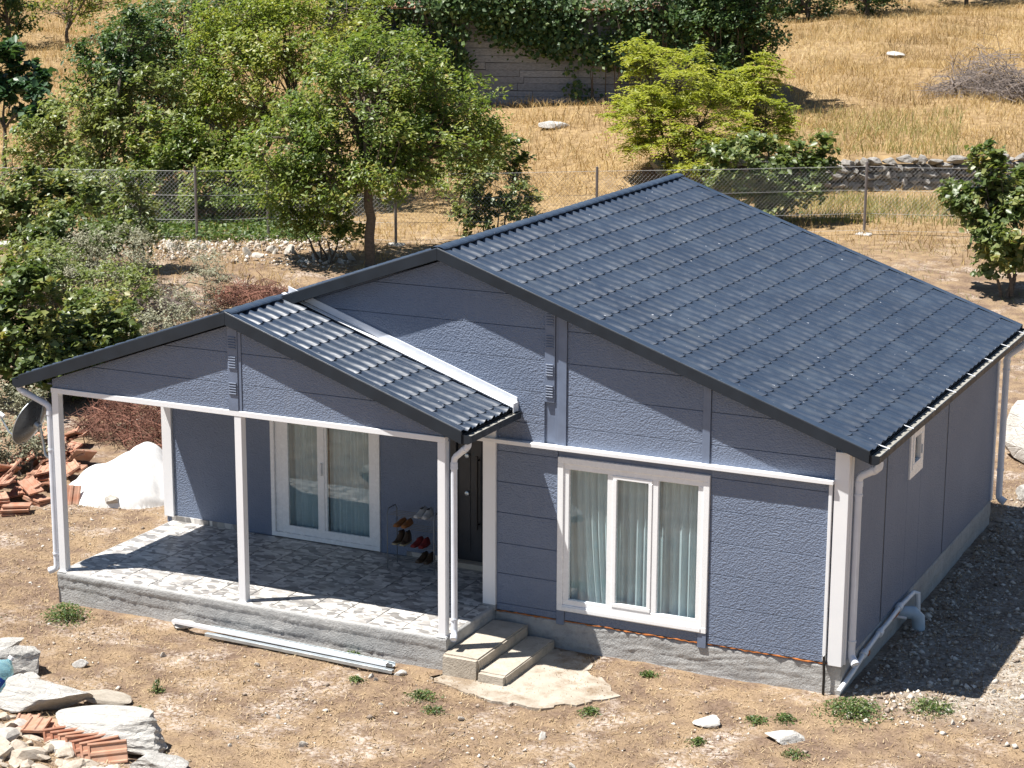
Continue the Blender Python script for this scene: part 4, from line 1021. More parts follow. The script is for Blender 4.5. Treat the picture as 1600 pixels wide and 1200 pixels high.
# ------------------------------------------------------------------ vegetation
def nrmz(v): return v/np.maximum(np.linalg.norm(v, axis=-1, keepdims=True), 1e-9)
def leaf_geo(C, N, size, aspect, rs, tint, T=None):
    n = len(C)
    if T is None: T = nrmz(np.cross(N, rs.normal(size=(n, 3))))
    else: T = nrmz(T-N*(T*N).sum(1, keepdims=True))
    B = np.cross(N, T); L = size*rs.uniform(.45, 1.5, (n, 1)); W = L*aspect*rs.uniform(.7, 1.25, (n, 1))
    V = np.stack([C-T*L*.5, C+B*W*.5+N*L*.10, C+T*L*.5-N*L*.08, C-B*W*.5+N*L*.10], 1).reshape(-1, 3)
    i = np.arange(n)[:, None]*4; F = np.concatenate([i+[0,3,2], i+[0,2,1]], 1).reshape(-1, 3)
    return V, F, np.repeat(tint, 4)
def clumps(rs, blobs, mult=1.0):
    out = []
    for bx, by, bz, rx, rz, k in blobs:
        k = int(k*mult); d = nrmz(rs.normal(size=(k, 3))); r = rs.uniform(.25, 1, (k, 1))**.45
        out.append(np.array([bx, by, bz])+d*r*np.array([rx, rx, rz]))
    return np.concatenate(out)
def crown_geo(rs, blobs, leaf, per, cr, aspect=.55, mult=3.0, frond=False, flat=.7):
    Cs = clumps(rs, blobs, mult); cen = np.average([b[:3] for b in blobs], axis=0, weights=[b[5] for b in blobs])
    k = len(Cs); P = []; N = []; TT = []; tint = []
    ct = rs.uniform(0, 1, k)
    rr = cr*rs.uniform(.6, 1.35, k)
    if not frond:
        idx = np.repeat(np.arange(k), (per*rs.uniform(.5, 1.5, k)).astype(int)); n = len(idx)
        # leaves sit along short twigs inside the clump
        tw = nrmz(rs.normal(size=(k, 7, 3))+np.array([0,0,.25])); ti = rs.randint(0, 7, n)
        d = tw[idx, ti]*rs.uniform(.15, 1.1, (n, 1)); d[:, 2] *= flat
        P = Cs[idx]+d*rr[idx][:, None]+rs.normal(0, .16, (n, 3))*rr[idx][:, None]
        out = nrmz(P-cen); N = nrmz(out*.30+np.array([-.18,-.12,.95])+rs.normal(0, .48, (n, 3)))
        tint = np.clip(.55*ct[idx]+.45*rs.uniform(0, 1, n)+rs.normal(0, .05, n), 0, 1); TT = None
    else:
        fr = 9; fi = np.repeat(np.arange(k), fr); m_ = len(fi)
        dirv = nrmz(rs.normal(size=(m_, 3))*np.array([1,1,.35])+np.array([0,0,.15])); ln = rr[fi]*rs.uniform(.7, 1.3, m_)
        q = max(4, per//fr); j = np.tile(np.arange(q), m_); ii = np.repeat(np.arange(m_), q); s = (j//2*2+1)/q
        sd = np.where(j % 2 == 0, 1., -1.)[:, None]; side_ = nrmz(np.cross(dirv, [0,0,1.]))
        P = Cs[fi][ii]+dirv[ii]*(ln[ii]*s)[:, None]+np.array([0,0,-.35])*(ln[ii]*s**2)[:, None]+side_[ii]*sd*leaf*.45
        N = nrmz(np.array([0,0,1.])+rs.normal(0, .3, (len(P), 3))); TT = side_[ii]*sd+dirv[ii]*.5
        tint = np.clip(.5*ct[fi][ii]+.5*rs.uniform(0, 1, len(P)), 0, 1)
    V, F, t = leaf_geo(P, N, leaf, aspect, rs, tint, TT)
    return V, F, t, Cs
def limb(mb, a, b, r0, r1, rs, n=5, bend=.12, sides=5):
    a = np.array(a); b = np.array(b); L = np.linalg.norm(b-a); off = rs.normal(0, 1, 3)*L*bend; P = []; R = []
    for i in range(n):
        t = i/(n-1); p = a+(b-a)*t+off*math.sin(math.pi*t)+np.array([0,0,L*.08*math.sin(math.pi*t)])+(rs.normal(0, L*.012, 3) if 0 < i < n-1 else 0)
        P.append(tuple(p)); R.append(r0+(r1-r0)*t)
    mb.tube(P, R, sides)
def plant(name, key, label, cat, leafm, leaf, per, cr, seed, stems=1, trunk=.11, fork=None, group=None, aspect=.55, mult=3.0, frond=False, bark=None, tw=1.0, extra=()):
    base, blobs = VEG[key]; blobs = list(blobs)+list(extra); rs = np.random.RandomState(seed)
    root = empty(name, base, label, cat, group)
    V, F, t, Cs = crown_geo(rs, blobs, leaf, per, cr, aspect, mult, frond)
    place(tri_mesh('crown', V, F, leafm, {'tint': t}), 'crown', root)
    mb = MB()
    if fork is None: fork = [(0, 0, .05)]
    tops = []
    if stems == 1:
        f = np.array(fork[-1]); limb(mb, (0,0,-.25), f, trunk, trunk*.72, rs, 7, .012, 9); tops = [f]
    else:
        for k in range(stems):
            a = 6.283*k/stems+rs.uniform(-.4, .4); b = blobs[k % len(blobs)]; q = np.array(b[:3])*np.array([.45,.45,.4])+np.array([math.cos(a), math.sin(a), 0])*.12
            limb(mb, (.12*math.cos(a), .12*math.sin(a), -.2), q, trunk, trunk*.6, rs, 5, .06, 6); tops.append(q)
    mains = []
    for b in blobs:
        q = np.array(b[:3]); t0 = tops[np.argmin([np.linalg.norm(q-x) for x in tops])]
        limb(mb, t0, q, trunk*.62, trunk*.28, rs, 5, .08, 6); mains.append((t0, q))
    for c in Cs:
        j = np.argmin([np.linalg.norm(c-q) for _, q in mains]); t0, q = mains[j]; u_ = rs.uniform(.35, 1.0); s = t0+(q-t0)*u_
        limb(mb, s, c, trunk*.22*tw, trunk*.05*tw, rs, 4, .10, 4)
    mb.build('trunk' if stems == 1 else 'stems', bark or M_bark, root, smooth=True)
    return root
VEG={
 'main':((-17.16, 19.51, 0.24),[(-0.59, 0.58, 3.38, 1.86, 1.27, 26), (0.6, 1.34, 2.78, 1.5, 0.93, 17), (-1.65, -0.41, 2.83, 1.26, 1.11, 16), (-0.53, 1.26, 4.6, 1.73, 0.75, 16), (-0.57, -0.68, 1.96, 0.88, 0.44, 6), (0.89, 2.26, 3.61, 1.21, 0.83, 13), (0.59, 0.11, 2.01, 1.1, 0.44, 8), (1.27, 2.69, 2.83, 0.69, 0.61, 6), (-1.84, -0.83, 1.97, 0.89, 0.59, 6)]),
 'B':((-23.42, 24.79, 0.39),[(-0.54, 0.62, 3.43, 1.63, 1.63, 20), (-1.32, -0.12, 2.0, 1.29, 1.38, 14), (-0.23, 1.62, 4.58, 2.0, 1.04, 18), (0.61, 2.77, 5.24, 1.66, 0.88, 13), (-0.0, -0.34, 0.9, 1.45, 0.77, 11), (-2.1, 0.51, 3.72, 0.95, 1.13, 9), (-1.49, 1.53, 5.24, 1.4, 0.78, 10)]),
 'darkback':((-33.45, 35.06, 1.52),[(0.1, 0.74, 2.7, 2.55, 1.49, 26), (-1.15, -0.08, 1.86, 1.7, 1.28, 15), (1.11, 2.51, 3.28, 1.94, 1.08, 13), (-0.15, -0.47, 0.67, 1.69, 1.06, 11)]),
 'pale':((-26.43, 23.47, 0.36),[(-0.22, 0.56, 2.6, 1.64, 1.38, 19), (-1.42, 0.07, 2.93, 1.03, 1.03, 11), (0.91, 0.2, 1.32, 1.45, 1.11, 15), (-0.5, -0.47, 0.89, 1.11, 0.86, 11), (-1.46, -0.25, 1.76, 0.78, 0.78, 6)]),
 'fig':((-32.87, 25.66, 0.65),[(-0.02, 0.7, 2.77, 0.93, 1.03, 9), (1.07, 0.44, 1.94, 0.46, 0.52, 4), (-0.62, 0.57, 3.4, 0.75, 0.75, 5)]),
 'underfig':((-31.26, 25.5, 0.58),[(-0.26, 0.11, 0.93, 1.2, 0.77, 11), (0.7, 0.46, 0.49, 0.83, 0.59, 6), (-0.98, -0.3, 0.66, 0.64, 0.64, 4)]),
 'leftA':((-25.4, 17.84, 0.45),[(-0.2, 0.16, 0.98, 1.24, 0.81, 16), (0.76, 0.66, 1.14, 0.78, 0.62, 8), (-0.71, -0.21, 0.53, 0.62, 0.7, 6)]),
 'slim':((-21.03, 15.77, 0.4),[(-0.18, 0.36, 1.75, 0.4, 0.65, 6), (-0.12, 0.14, 0.77, 0.43, 0.65, 7), (-0.62, 0.04, 1.33, 0.36, 0.58, 4)]),
 'silver':((-20.53, 14.49, 0.29),[(-0.07, 0.14, 0.68, 0.84, 0.63, 16), (-0.72, -0.12, 0.88, 0.49, 0.42, 6)]),
 'weed':((-18.07, 14.15, -0.01),[(-0.13, 0.11, 0.66, 0.41, 0.61, 9)]),
 'leftB':((-16.91, 6.75, -0.36),[(-0.18, 0.37, 1.78, 0.63, 0.63, 11), (-0.07, -0.02, 0.93, 0.68, 0.68, 13), (-0.81, -0.05, 1.33, 0.46, 0.91, 6), (-0.61, 0.85, 2.24, 0.46, 0.35, 4)]),
 'leftC':((-16.63, 8.52, -0.35),[(-0.24, 0.21, 1.27, 0.65, 0.59, 11), (0.32, 0.1, 0.68, 0.59, 0.53, 10), (-0.28, -0.36, 0.47, 0.59, 0.53, 9)]),
 'multi':((-18.22, 19.31, 0.31),[(-0.26, 0.19, 1.24, 0.67, 0.6, 8), (-0.71, -0.08, 1.02, 0.45, 0.42, 4), (0.31, 0.37, 0.88, 0.42, 0.45, 4), (-1.01, -0.09, 1.53, 0.52, 0.48, 4)]),
 's770':((-16.21, 24.26, 0.34),[(-0.21, 0.23, 1.29, 0.89, 0.72, 10), (0.16, 0.58, 1.99, 0.52, 0.52, 5), (-0.41, -0.36, 0.7, 0.51, 0.4, 4), (0.5, 0.44, 0.79, 0.52, 0.45, 4), (-0.87, 0.05, 1.83, 0.4, 0.48, 3)]),
 'yellow':((-14.76, 33.72, 0.76),[(-0.47, 0.51, 2.88, 1.57, 1.02, 16), (-1.11, -0.54, 1.75, 1.1, 1.01, 11), (0.46, 0.21, 1.75, 1.47, 1.01, 13), (-1.54, 0.18, 3.6, 0.52, 0.59, 4), (0.13, -0.4, 0.88, 1.65, 0.64, 8)]),
 'yellow2':((-12.8, 35.07, 0.81),[(-0.42, 0.54, 2.9, 0.63, 0.78, 8), (-0.08, 0.07, 1.75, 0.96, 0.78, 10), (-0.66, 0.28, 2.35, 0.56, 0.56, 3)]),
 'bush8':((-10.55, 29.51, 0.36),[(-0.92, -0.04, 1.58, 1.26, 0.76, 13), (0.31, 0.5, 1.38, 0.81, 0.76, 9), (0.02, -0.14, 0.73, 0.84, 0.58, 7), (0.94, 0.94, 1.92, 0.2, 0.4, 2), (-1.48, -0.65, 1.12, 0.67, 0.42, 4)]),
 'bushR':((-3.3, 23.74, -0.0),[(-0.62, 0.22, 2.01, 0.68, 0.71, 9), (-0.07, 0.88, 2.26, 0.65, 0.72, 7), (-0.19, -0.17, 1.02, 0.57, 0.64, 8), (0.35, 0.51, 1.32, 0.71, 1.0, 8), (-1.18, -0.01, 2.15, 0.4, 0.34, 3), (-0.72, 0.42, 2.99, 0.37, 0.26, 3)]),
 't1':((-51.8, 49.34, 2.59),[(-0.26, 0.22, 1.34, 1.1, 1.1, 9)]),
 't2':((-50.89, 52.13, 2.61),[(-0.28, 0.25, 1.51, 1.84, 0.85, 8), (1.16, 1.15, 2.35, 1.41, 1.13, 6)]),
 't3':((-28.22, 44.34, 1.88),[(-0.5, 0.48, 2.82, 1.5, 0.93, 10), (-0.95, -0.64, 1.49, 0.8, 0.92, 5)]),
 't4':((-17.45, 46.1, 1.8),[(-0.32, 0.63, 3.07, 1.4, 1.05, 12), (-0.95, -0.27, 2.06, 0.93, 0.93, 7), (0.41, 0.75, 2.16, 0.82, 0.75, 5), (-1.57, 0.0, 2.95, 0.93, 0.7, 5), (-0.43, -0.28, 1.04, 0.81, 0.58, 4)]),
 't5':((-23.33, 82.22, 3.34),[(-0.39, 0.04, 0.9, 1.97, 0.79, 8)]),
 't6':((-20.11, 90.17, 3.65),[(-0.15, 0.3, 1.45, 3.12, 1.04, 9)]),
 't7':((-25.18, 78.08, 3.15),[(-0.59, -0.04, 0.93, 1.98, 0.9, 9), (-1.4, -0.56, 0.43, 1.12, 0.8, 3)]),
 'under1':((-24.15, 22.77, 0.35),[(0.14, 0.28, 0.82, 1.09, 0.54, 10), (-0.74, -0.21, 0.57, 0.75, 0.47, 6), (1.15, 0.7, 0.58, 1.0, 0.47, 8)]),
 'under2':((-19.07, 27.72, 0.4),[(0.03, 0.51, 1.95, 0.87, 0.87, 9), (-0.33, 0.08, 0.93, 0.96, 0.73, 9), (0.58, 0.6, 1.28, 0.61, 0.52, 4)]),
 'bank1':((-20.54, 12.69, 0.17),[(-0.19, 0.08, 0.66, 0.88, 0.47, 12), (-0.64, -0.22, 0.33, 0.54, 0.4, 6)]),
 'bank2':((-16.71, 10.46, -0.32),[(-0.17, 0.07, 0.6, 0.56, 0.47, 9), (-0.13, 0.67, 1.07, 0.56, 0.44, 8)]),
 'bank3':((-18.23, 16.16, 0.13),[(-2.0, 0.35, 0.66, 0.51, 0.4, 5), (-1.1, 0.29, 0.52, 0.43, 0.32, 4)]),
 'v1':((-22.09, 14.96, 0.45),[(-0.09, 0.18, 0.88, 1.07, 0.6, 13), (-0.7, -0.19, 0.55, 0.64, 0.5, 6)]),
 'v2':((-21.26, 12.44, 0.22),[(-0.08, 0.16, 0.79, 0.95, 0.61, 13), (0.5, 0.36, 0.46, 0.61, 0.41, 5)]),
 'v3':((-18.98, 12.23, -0.02),[(-0.13, 0.12, 0.71, 0.86, 0.59, 13), (-0.57, -0.18, 0.38, 0.53, 0.39, 5)]),
 'v5':((-16.73, 7.61, -0.35),[(-0.15, 0.16, 0.9, 0.81, 0.58, 14), (0.42, 0.32, 0.45, 0.52, 0.41, 6)]),
 'v6':((-15.93, 9.05, -0.39),[(-0.18, 0.02, 0.41, 0.36, 0.33, 5), (-0.04, 0.5, 0.69, 0.34, 0.3, 3)]),
 'v7':((-29.7, 25.38, 0.54),[(-0.67, 0.11, 1.68, 0.82, 1.09, 9), (0.15, 0.3, 0.89, 0.82, 0.73, 7), (-1.4, -0.24, 1.68, 0.55, 0.64, 3)]),
 'v8':((-24.61, 23.16, 0.35),[(-0.14, 0.28, 1.37, 1.18, 1.1, 14), (-0.97, 0.04, 1.97, 0.85, 0.85, 8)]),
 'v9':((-21.83, 23.61, 0.37),[(-0.1, 0.21, 1.01, 1.0, 0.75, 10), (0.62, 0.43, 0.52, 0.67, 0.5, 5)]),
 'v10':((-27.55, 23.22, 0.41),[(-0.29, 0.77, 3.54, 0.95, 1.21, 12), (0.31, 1.31, 4.56, 1.04, 0.87, 9)]),
 'v11':((-14.32, 3.27, -0.41),[(-0.63, 0.61, 0.89, 0.46, 0.46, 10), (-0.06, 0.43, 0.47, 0.36, 0.31, 6), (-0.51, -0.11, 0.54, 0.4, 0.5, 6)]),
}
plant('oak_tree', 'main', 'leafy green tree with a bare straight trunk behind the house', 'tree', L_oak, .11, 92, .50, 1, trunk=.13, fork=[(-.06, .05, 2.05)], mult=3.6)
plant('ash_tree', 'B', 'bushy yellow-green tree left of the bare-trunked tree', 'tree', L_bright, .11, 95, .50, 2, stems=4, trunk=.09, mult=3.6)
plant('evergreen_tree', 'darkback', 'dark green dense tree at the top left behind the vines', 'tree', L_dark, .14, 110, .60, 3, trunk=.15, fork=[(0, 0, 1.2)], mult=3.4)
plant('vine_thicket', 'pale', 'pale loose thicket of vines left of the tall trees', 'shrub', L_pale, .135, 75, .45, 4, stems=5, trunk=.045, mult=3.4)
plant('fig_tree', 'fig', 'dark fig tree cut by the left picture edge', 'tree', L_fig, .24, 62, .42, 5, trunk=.07, fork=[(.05, .1, 1.5)], mult=2.6, aspect=.8)
plant('low_bush', 'underfig', 'loose yellowish bush below the fig tree', 'shrub', L_pale, .13, 45, .42, 6, stems=4, trunk=.03, mult=2.6)
plant('broad_leaf_bush', 'leftA', 'broad-leaved bush at the left edge beside the fence', 'shrub', L_broad, .15, 60, .36, 7, stems=5, trunk=.03, mult=2.8, aspect=.75)
plant('slender_sapling', 'slim', 'slender leafy sapling standing beside the fence at left', 'shrub', L_broad, .11, 60, .28, 8, stems=3, trunk=.03, mult=2.6)
plant('silvery_weed_clump', 'silver', 'silvery grey weed clump beyond the porch roof', 'shrub', L_silver, .05, 90, .28, 9, stems=6, trunk=.012, mult=2.6, bark=M_stick)
plant('pale_weed_clump', 'weed', 'tall pale dry weed next to the porch roof ridge', 'shrub', L_silver, .045, 70, .22, 10, stems=5, trunk=.01, mult=2.4, bark=M_stick)
plant('mulberry_bush', 'leftB', 'dark mulberry-like bush at the left edge above the porch eave', 'shrub', L_broad, .13, 62, .30, 11, stems=5, trunk=.03, mult=3.0, aspect=.78)
plant('mulberry_bush', 'leftC', 'leafy bush with yellowing leaves just above the porch gable', 'shrub', L_broad, .12, 60, .28, 12, stems=5, trunk=.025, mult=3.0, aspect=.78)
plant('hazel_shrub', 'multi', 'many-stemmed shrub left of the bare tree trunk', 'shrub', L_oak, .10, 70, .30, 13, stems=7, trunk=.03, mult=3.0)
plant('dark_leaf_shrub', 's770', 'olive shrub right behind the middle of the main roof ridge', 'shrub', L_broad, .13, 58, .32, 14, stems=5, trunk=.03, mult=3.0, aspect=.7)
plant('tree_of_heaven', 'yellow', 'bright lime feathery tree in front of the barn', 'tree', L_yellow, .13, 120, .50, 15, stems=5, trunk=.05, mult=4.2, frond=True, aspect=.34)
plant('tree_of_heaven', 'yellow2', 'narrow lime feathery sapling right of the larger lime tree', 'tree', L_yellow, .13, 110, .44, 16, stems=3, trunk=.04, mult=4.2, frond=True, aspect=.34)
plant('fig_bush', 'bush8', 'dark broad-leaved bush behind the far roof corner', 'shrub', L_broad, .15, 62, .36, 17, stems=6, trunk=.035, mult=3.2, aspect=.8)
plant('fig_bush', 'bushR', 'dark broad-leaved bush at the right picture edge', 'shrub', L_broad, .14, 66, .34, 18, stems=4, trunk=.05, mult=3.2, aspect=.8)
plant('fence_bush', 'under1', 'low green bush growing behind the left fence', 'shrub', L_oak, .11, 60, .36, 26, stems=5, trunk=.03, mult=2.8)
plant('bramble_thicket', 'under2', 'tangled bramble between the bare-trunked tree and the barn', 'shrub', L_pale, .10, 60, .36, 27, stems=6, trunk=.025, mult=2.8)
plant('silvery_weed_clump', 'bank1', 'grey-green weeds at the left edge above the mulberry-like bush', 'shrub', L_silver, .055, 90, .28, 28, stems=6, trunk=.012, mult=2.6, bark=M_stick)
plant('silvery_weed_clump', 'bank2', 'dull weeds hugging the porch gable edge', 'shrub', L_silver, .055, 80, .25, 29, stems=6, trunk=.012, mult=2.6, bark=M_stick)
plant('pale_weed_clump', 'bank3', 'thin pale weeds on the stony bank above the porch ridge', 'shrub', L_silver, .05, 60, .25, 30, stems=5, trunk=.01, mult=2.4, bark=M_stick)
plant('broad_leaf_bush', 'v1', 'dense bush right of the left-edge bush, below the fence line', 'shrub', L_broad, .13, 62, .32, 51, stems=5, trunk=.03, mult=2.8, aspect=.75)
plant('pale_vine_bush', 'v2', 'pale tangled bush at the left edge between two darker bushes', 'shrub', L_pale, .10, 70, .30, 52, stems=5, trunk=.02, mult=3.0)
plant('pale_vine_bush', 'v3', 'grey-green tangled bush beyond the porch gable peak', 'shrub', L_pale, .085, 75, .28, 53, stems=5, trunk=.02, mult=3.0)
plant('mulberry_bush', 'v5', 'large-leaved bush hanging over the left porch eave', 'shrub', L_broad, .125, 66, .28, 54, stems=5, trunk=.025, mult=3.0, aspect=.78)
plant('pale_vine_bush', 'v6', 'small dull bush touching the porch gable near its peak', 'shrub', L_pale, .08, 70, .24, 55, stems=4, trunk=.015, mult=3.0)
plant('vine_thicket', 'v7', 'olive thicket right of the fig tree', 'shrub', L_pale, .13, 66, .42, 56, stems=4, trunk=.035, mult=3.0)
plant('vine_thicket', 'v8', 'green thicket filling the gap behind the first fence posts', 'shrub', L_oak, .12, 75, .42, 57, stems=5, trunk=.035, mult=3.2)
plant('hazel_shrub', 'v9', 'green shrub on the fence below the bushy yellow-green tree', 'shrub', L_oak, .11, 70, .36, 58, stems=5, trunk=.03, mult=3.0)
plant('evergreen_tree', 'v10', 'mid-green tree above the pale vine thicket at top left', 'tree', L_dark, .14, 80, .5, 59, trunk=.10, fork=[(0, 0, 1.4)], mult=3.2)
plant('dry_weed_bush', 'v11', 'dry olive weed bush behind the satellite dish at the left edge', 'shrub', L_silver, .06, 95, .28, 60, stems=6, trunk=.012, mult=2.8, bark=M_stick)
far = 'dark trees along the top'
plant('far_tree', 't1', 'dark tree in the very top left corner', 'tree', L_dark, .20, 60, .6, 19, trunk=.12, fork=[(0,0,.5)], group=far, extra=[(-.3,.3,3.2,1.6,1.6,14)])
plant('far_tree', 't2', 'yellow-leaved half-bare tree at the top left', 'tree', L_bright, .16, 40, .6, 20, trunk=.10, fork=[(0,0,.6)], group=far, extra=[(.3,.6,3.6,1.8,1.4,10)])
plant('far_tree', 't3', 'dark tree against the left end of the barn', 'tree', L_dark, .16, 80, .55, 21, trunk=.12, fork=[(0,0,.8)], group=far, extra=[(-.6,.6,4.3,1.5,1.0,9)])
plant('far_tree', 't4', 'dark tree shading the right end of the barn', 'tree', L_dark, .16, 90, .6, 22, trunk=.14, fork=[(0,0,.9)], group=far, extra=[(-.5,.6,4.6,1.9,1.4,14)], mult=3.4)
plant('far_tree', 't7', 'dark tree at the top left end of the golden field', 'tree', L_dark, .2, 70, .7, 23, trunk=.14, fork=[(0,0,.5)], group=far, extra=[(-.6,.2,3.0,2.0,1.8,14)])
plant('far_tree', 't5', 'dark tree at the top middle of the golden field', 'tree', L_dark, .2, 80, .7, 24, trunk=.14, fork=[(0,0,.5)], group=far, extra=[(-.4,.2,3.6,2.6,1.8,16)])
plant('far_tree', 't6', 'dark tree at the top right of the golden field', 'tree', L_dark, .2, 80, .7, 25, trunk=.14, fork=[(0,0,.5)], group=far, extra=[(-.1,.3,3.8,2.8,1.8,16)])

# ivy over the barn
def ivy():
    rs = np.random.RandomState(31); root = empty('ivy_curtain', tuple(BO+BD*3+BN*.3+Vector((0,0,1.6))), 'thick dark ivy hanging over the barn front', 'ivy')
    o0 = np.array(root.location); C = []
    cl = [(rs.uniform(-5.2, 10.0), rs.uniform(0, 1)) for _ in range(46)]
    for k in range(560):
        ct_, ch_ = cl[rs.randint(46)]; t = float(np.clip(ct_+rs.normal(0, .45), -5.2, 10.0))
        # how low the ivy hangs, metres above the sill
        low = 2.2+.45*math.sin(t*1.7)+.35*math.sin(t*4.1+1)
        if -4.9 < t < -.4: low = .7+.6*math.sin(t*2.2)
        if -.4 < t < 3.4: low = 3.05-.34*(t+.4)+.22*math.sin(t*5)
        if 3.5 < t < 5.6: low = .1+.4*abs(math.sin(t*4))
        if 6.4 < t < 7.6: low = 1.2
        if 7.35 < t < 8.3: low = 3.2
        if t > 8.3: low = .4
        h = float(np.clip(low+(4.4-low)*ch_+rs.normal(0, .35), low, 4.6)); 
        if rs.random() < .16: h = rs.uniform(3.4, 3.9)
        d = rs.uniform(.08, .45)+(.25 if h > 3.3 else 0)
        if rs.random() < .5+.5*math.sin(t*2.9+h*2): d += .25
        C.append(np.array(BO+BD*t+BN*d)+np.array([0,0,1.6+h])-o0)
    C = np.array(C); per = 58; idx = np.repeat(np.arange(len(C)), per); n = len(idx)
    P = C[idx]+rs.normal(0, 1, (n, 3))*np.array([.24,.24,.22]); N = nrmz(np.array(BN)*.8+np.array([0,0,.55])+rs.normal(0, .5, (n, 3)))
    V, F, t = leaf_geo(P, N, .15, .8, rs, np.clip(.5*rs.uniform(0,1,len(C))[idx]+.5*rs.uniform(0,1,n), 0, 1))
    place(tri_mesh('foliage', V, F, L_dark, {'tint': t}), 'foliage', root)
    mb = MB()
    for k in range(0, len(C), 4):
        tt_ = float((C[k]+o0-np.array(BO))@np.array(BD))
        if -.7 < tt_ < 3.5 or 7.2 < tt_ < 8.4: continue
        b = C[k].copy(); b[2] = -.1; b -= np.array(BN)*.15; limb(mb, b, C[k], .025, .008, rs, 4, .05, 4)
    mb.build('vine_stems', M_bark, root)['kind'] = 'stuff'
ivy()

# brush piles
def brush(name, loc, rx, ry, rz, n, mat, label, seed, L=(.5, 1.3), r=.009, big=0):
    rs = np.random.RandomState(seed); root = empty(name, loc, label, 'brush pile'); mb = MB()
    for k in range(n):
        a = rs.uniform(0, 6.283); q = math.sqrt(rs.uniform(0, 1)); x, y = rx*q*math.cos(a), ry*q*math.sin(a); z = rz*(1-q*q)*rs.uniform(.05, 1)
        d = nrmz(np.array([rs.normal(), rs.normal(), rs.normal()*.45])); l = rs.uniform(*L)*.5
        rr = r*rs.uniform(.5, 1.4)*(2.2 if k < big else 1); c = np.array([x, y, z+.03]); e = c+d*l; e[2] = max(e[2], .0); s = c-d*l; s[2] = max(s[2], 0.)
        limb(mb, s, e, rr, rr*.5, rs, 4, .12, 3)
        for j in range(2):
            u_ = rs.uniform(.3, .9); p = s+(e-s)*u_; d2 = nrmz(d+rs.normal(0, .6, 3)); limb(mb, p, p+d2*l*.6, rr*.6, rr*.25, rs, 3, .1, 3)
    mb.build('twigs', mat, root)
brush('dead_brush_pile', (-10.4, 53.0, 1.95), 1.9, 1.6, 1.35, 420, M_stick, 'grey heap of dead branches in the golden field at right', 41, (1., 2.4), .014, 18)
brush('red_brush_pile', (-14.0, 6.3, -.38), 1.25, .95, .95, 760, M_redstick, 'reddish-brown heap of dry twigs behind the white sheeting', 42, (.35, .9), .008, 10)
brush('red_brush_pile', (-17.7, 15.4, .03), 1.1, .8, .35, 420, M_redstick, 'reddish dry twigs on the bank behind the porch roof ridge', 43, (.3, .9), .01)
brush('cut_branch_heap', (-18.9, 13.6, .05), .8, .5, .25, 110, M_stick, 'pale cut branches lying below the silvery weeds', 44, (.5, 1.5), .012, 8)
# pale rocks on the bank
rs = random.Random(77)
for i, (x, y, s, lab) in enumerate([(-25.2,16.4,.55,'pale bank rock at the left edge under the broad-leaved bush'),(-21.9,40.2,.6,'flat white rock in dry grass before the barn'),(-16.9,63.8,.55,'pale rock in the upper golden field'),(-3.1,7.9,.5,'') ,(.15,11.4,.95,'large tan rock behind the far downpipe'),(.35,9.1,.30,'brown rock at the foot of the far downpipe')]):
    if not lab: continue
    o = place(rock_mesh('bank_rock', 150+i, M_rock, 3, 12, .05), 'bank_rock', None, TRS((x, y, tz(x, y)+s*(.12 if i != 4 else .35)), (.1, .1, rs.uniform(0, 3)), (s, s*.6, s*(.28 if i < 4 else .75)))); tag(o, lab, 'rock')
for i in range(34):
    a = rs.random(); x = -23.2+5.6*a+rs.uniform(-.5, .5); y = 18.8+1.2*a+rs.uniform(-.8, .6); s = rs.uniform(.04, .15)
    o = place(rs.choice(WM), 'bank_stone', None, TRS((x, y, tz(x, y)+s*.2), (rs.uniform(0,3), rs.uniform(0,3), rs.uniform(0,6)), (s*1.3, s, s*.6))); tag(o, ('larger' if s > .09 else 'small')+' pale stone on the fence strip '+('left of the first fence post' if a < .2 else 'between the left fence posts' if a < .6 else 'near the many-stemmed shrub'), 'stone', 'stones strewn along the fence strip')

# ------------------------------------------------------------------ grass, litter, gravel
def blades(name, x, y, h, w, mat, label, cat, seed, lean=.35, tintv=None):
    rs = np.random.RandomState(seed); n = len(x); z = terrain(x, y)-.02; a = rs.uniform(0, 6.283, n); le = np.abs(rs.normal(0, lean, n)); b = rs.uniform(0, 6.283, n)
    B = np.stack([x, y, z], 1); wv = np.stack([np.cos(a), np.sin(a), np.zeros(n)], 1)*w[:, None]*.5; dv = np.stack([np.cos(b)*le, np.sin(b)*le, np.ones(n)], 1)
    mid = B+dv*h[:, None]*.55; tip = B+dv*h[:, None]+np.stack([np.cos(b), np.sin(b), -.3*np.ones(n)], 1)*(h*le*.5)[:, None]
    V = np.stack([B-wv, B+wv, mid+wv*.7, mid-wv*.7, tip], 1).reshape(-1, 3); i = np.arange(n)[:, None]*5
    F = np.concatenate([i+[0,1,2], i+[0,2,3], i+[3,2,4]], 1).reshape(-1, 3)
    t = np.repeat(np.clip(rs.uniform(0, 1, n)*.5+.5*(.5+.8*wob(x, y, .55, seed+1)) if tintv is None else tintv, 0, 1), 5)
    o = place(tri_mesh(name, V, F, mat, {'tint': t}), name); return tag(o, label, cat, kind='stuff')
rs = np.random.RandomState(61)
def in_house(x, y, m_=.0): return ((x > -10.2-m_) & (x < .1+m_) & (y > -.05-m_) & (y < 7.7)) | ((x > -10.1-m_) & (x < -3.4+m_) & (y > -1.4-m_) & (y < 1.4))
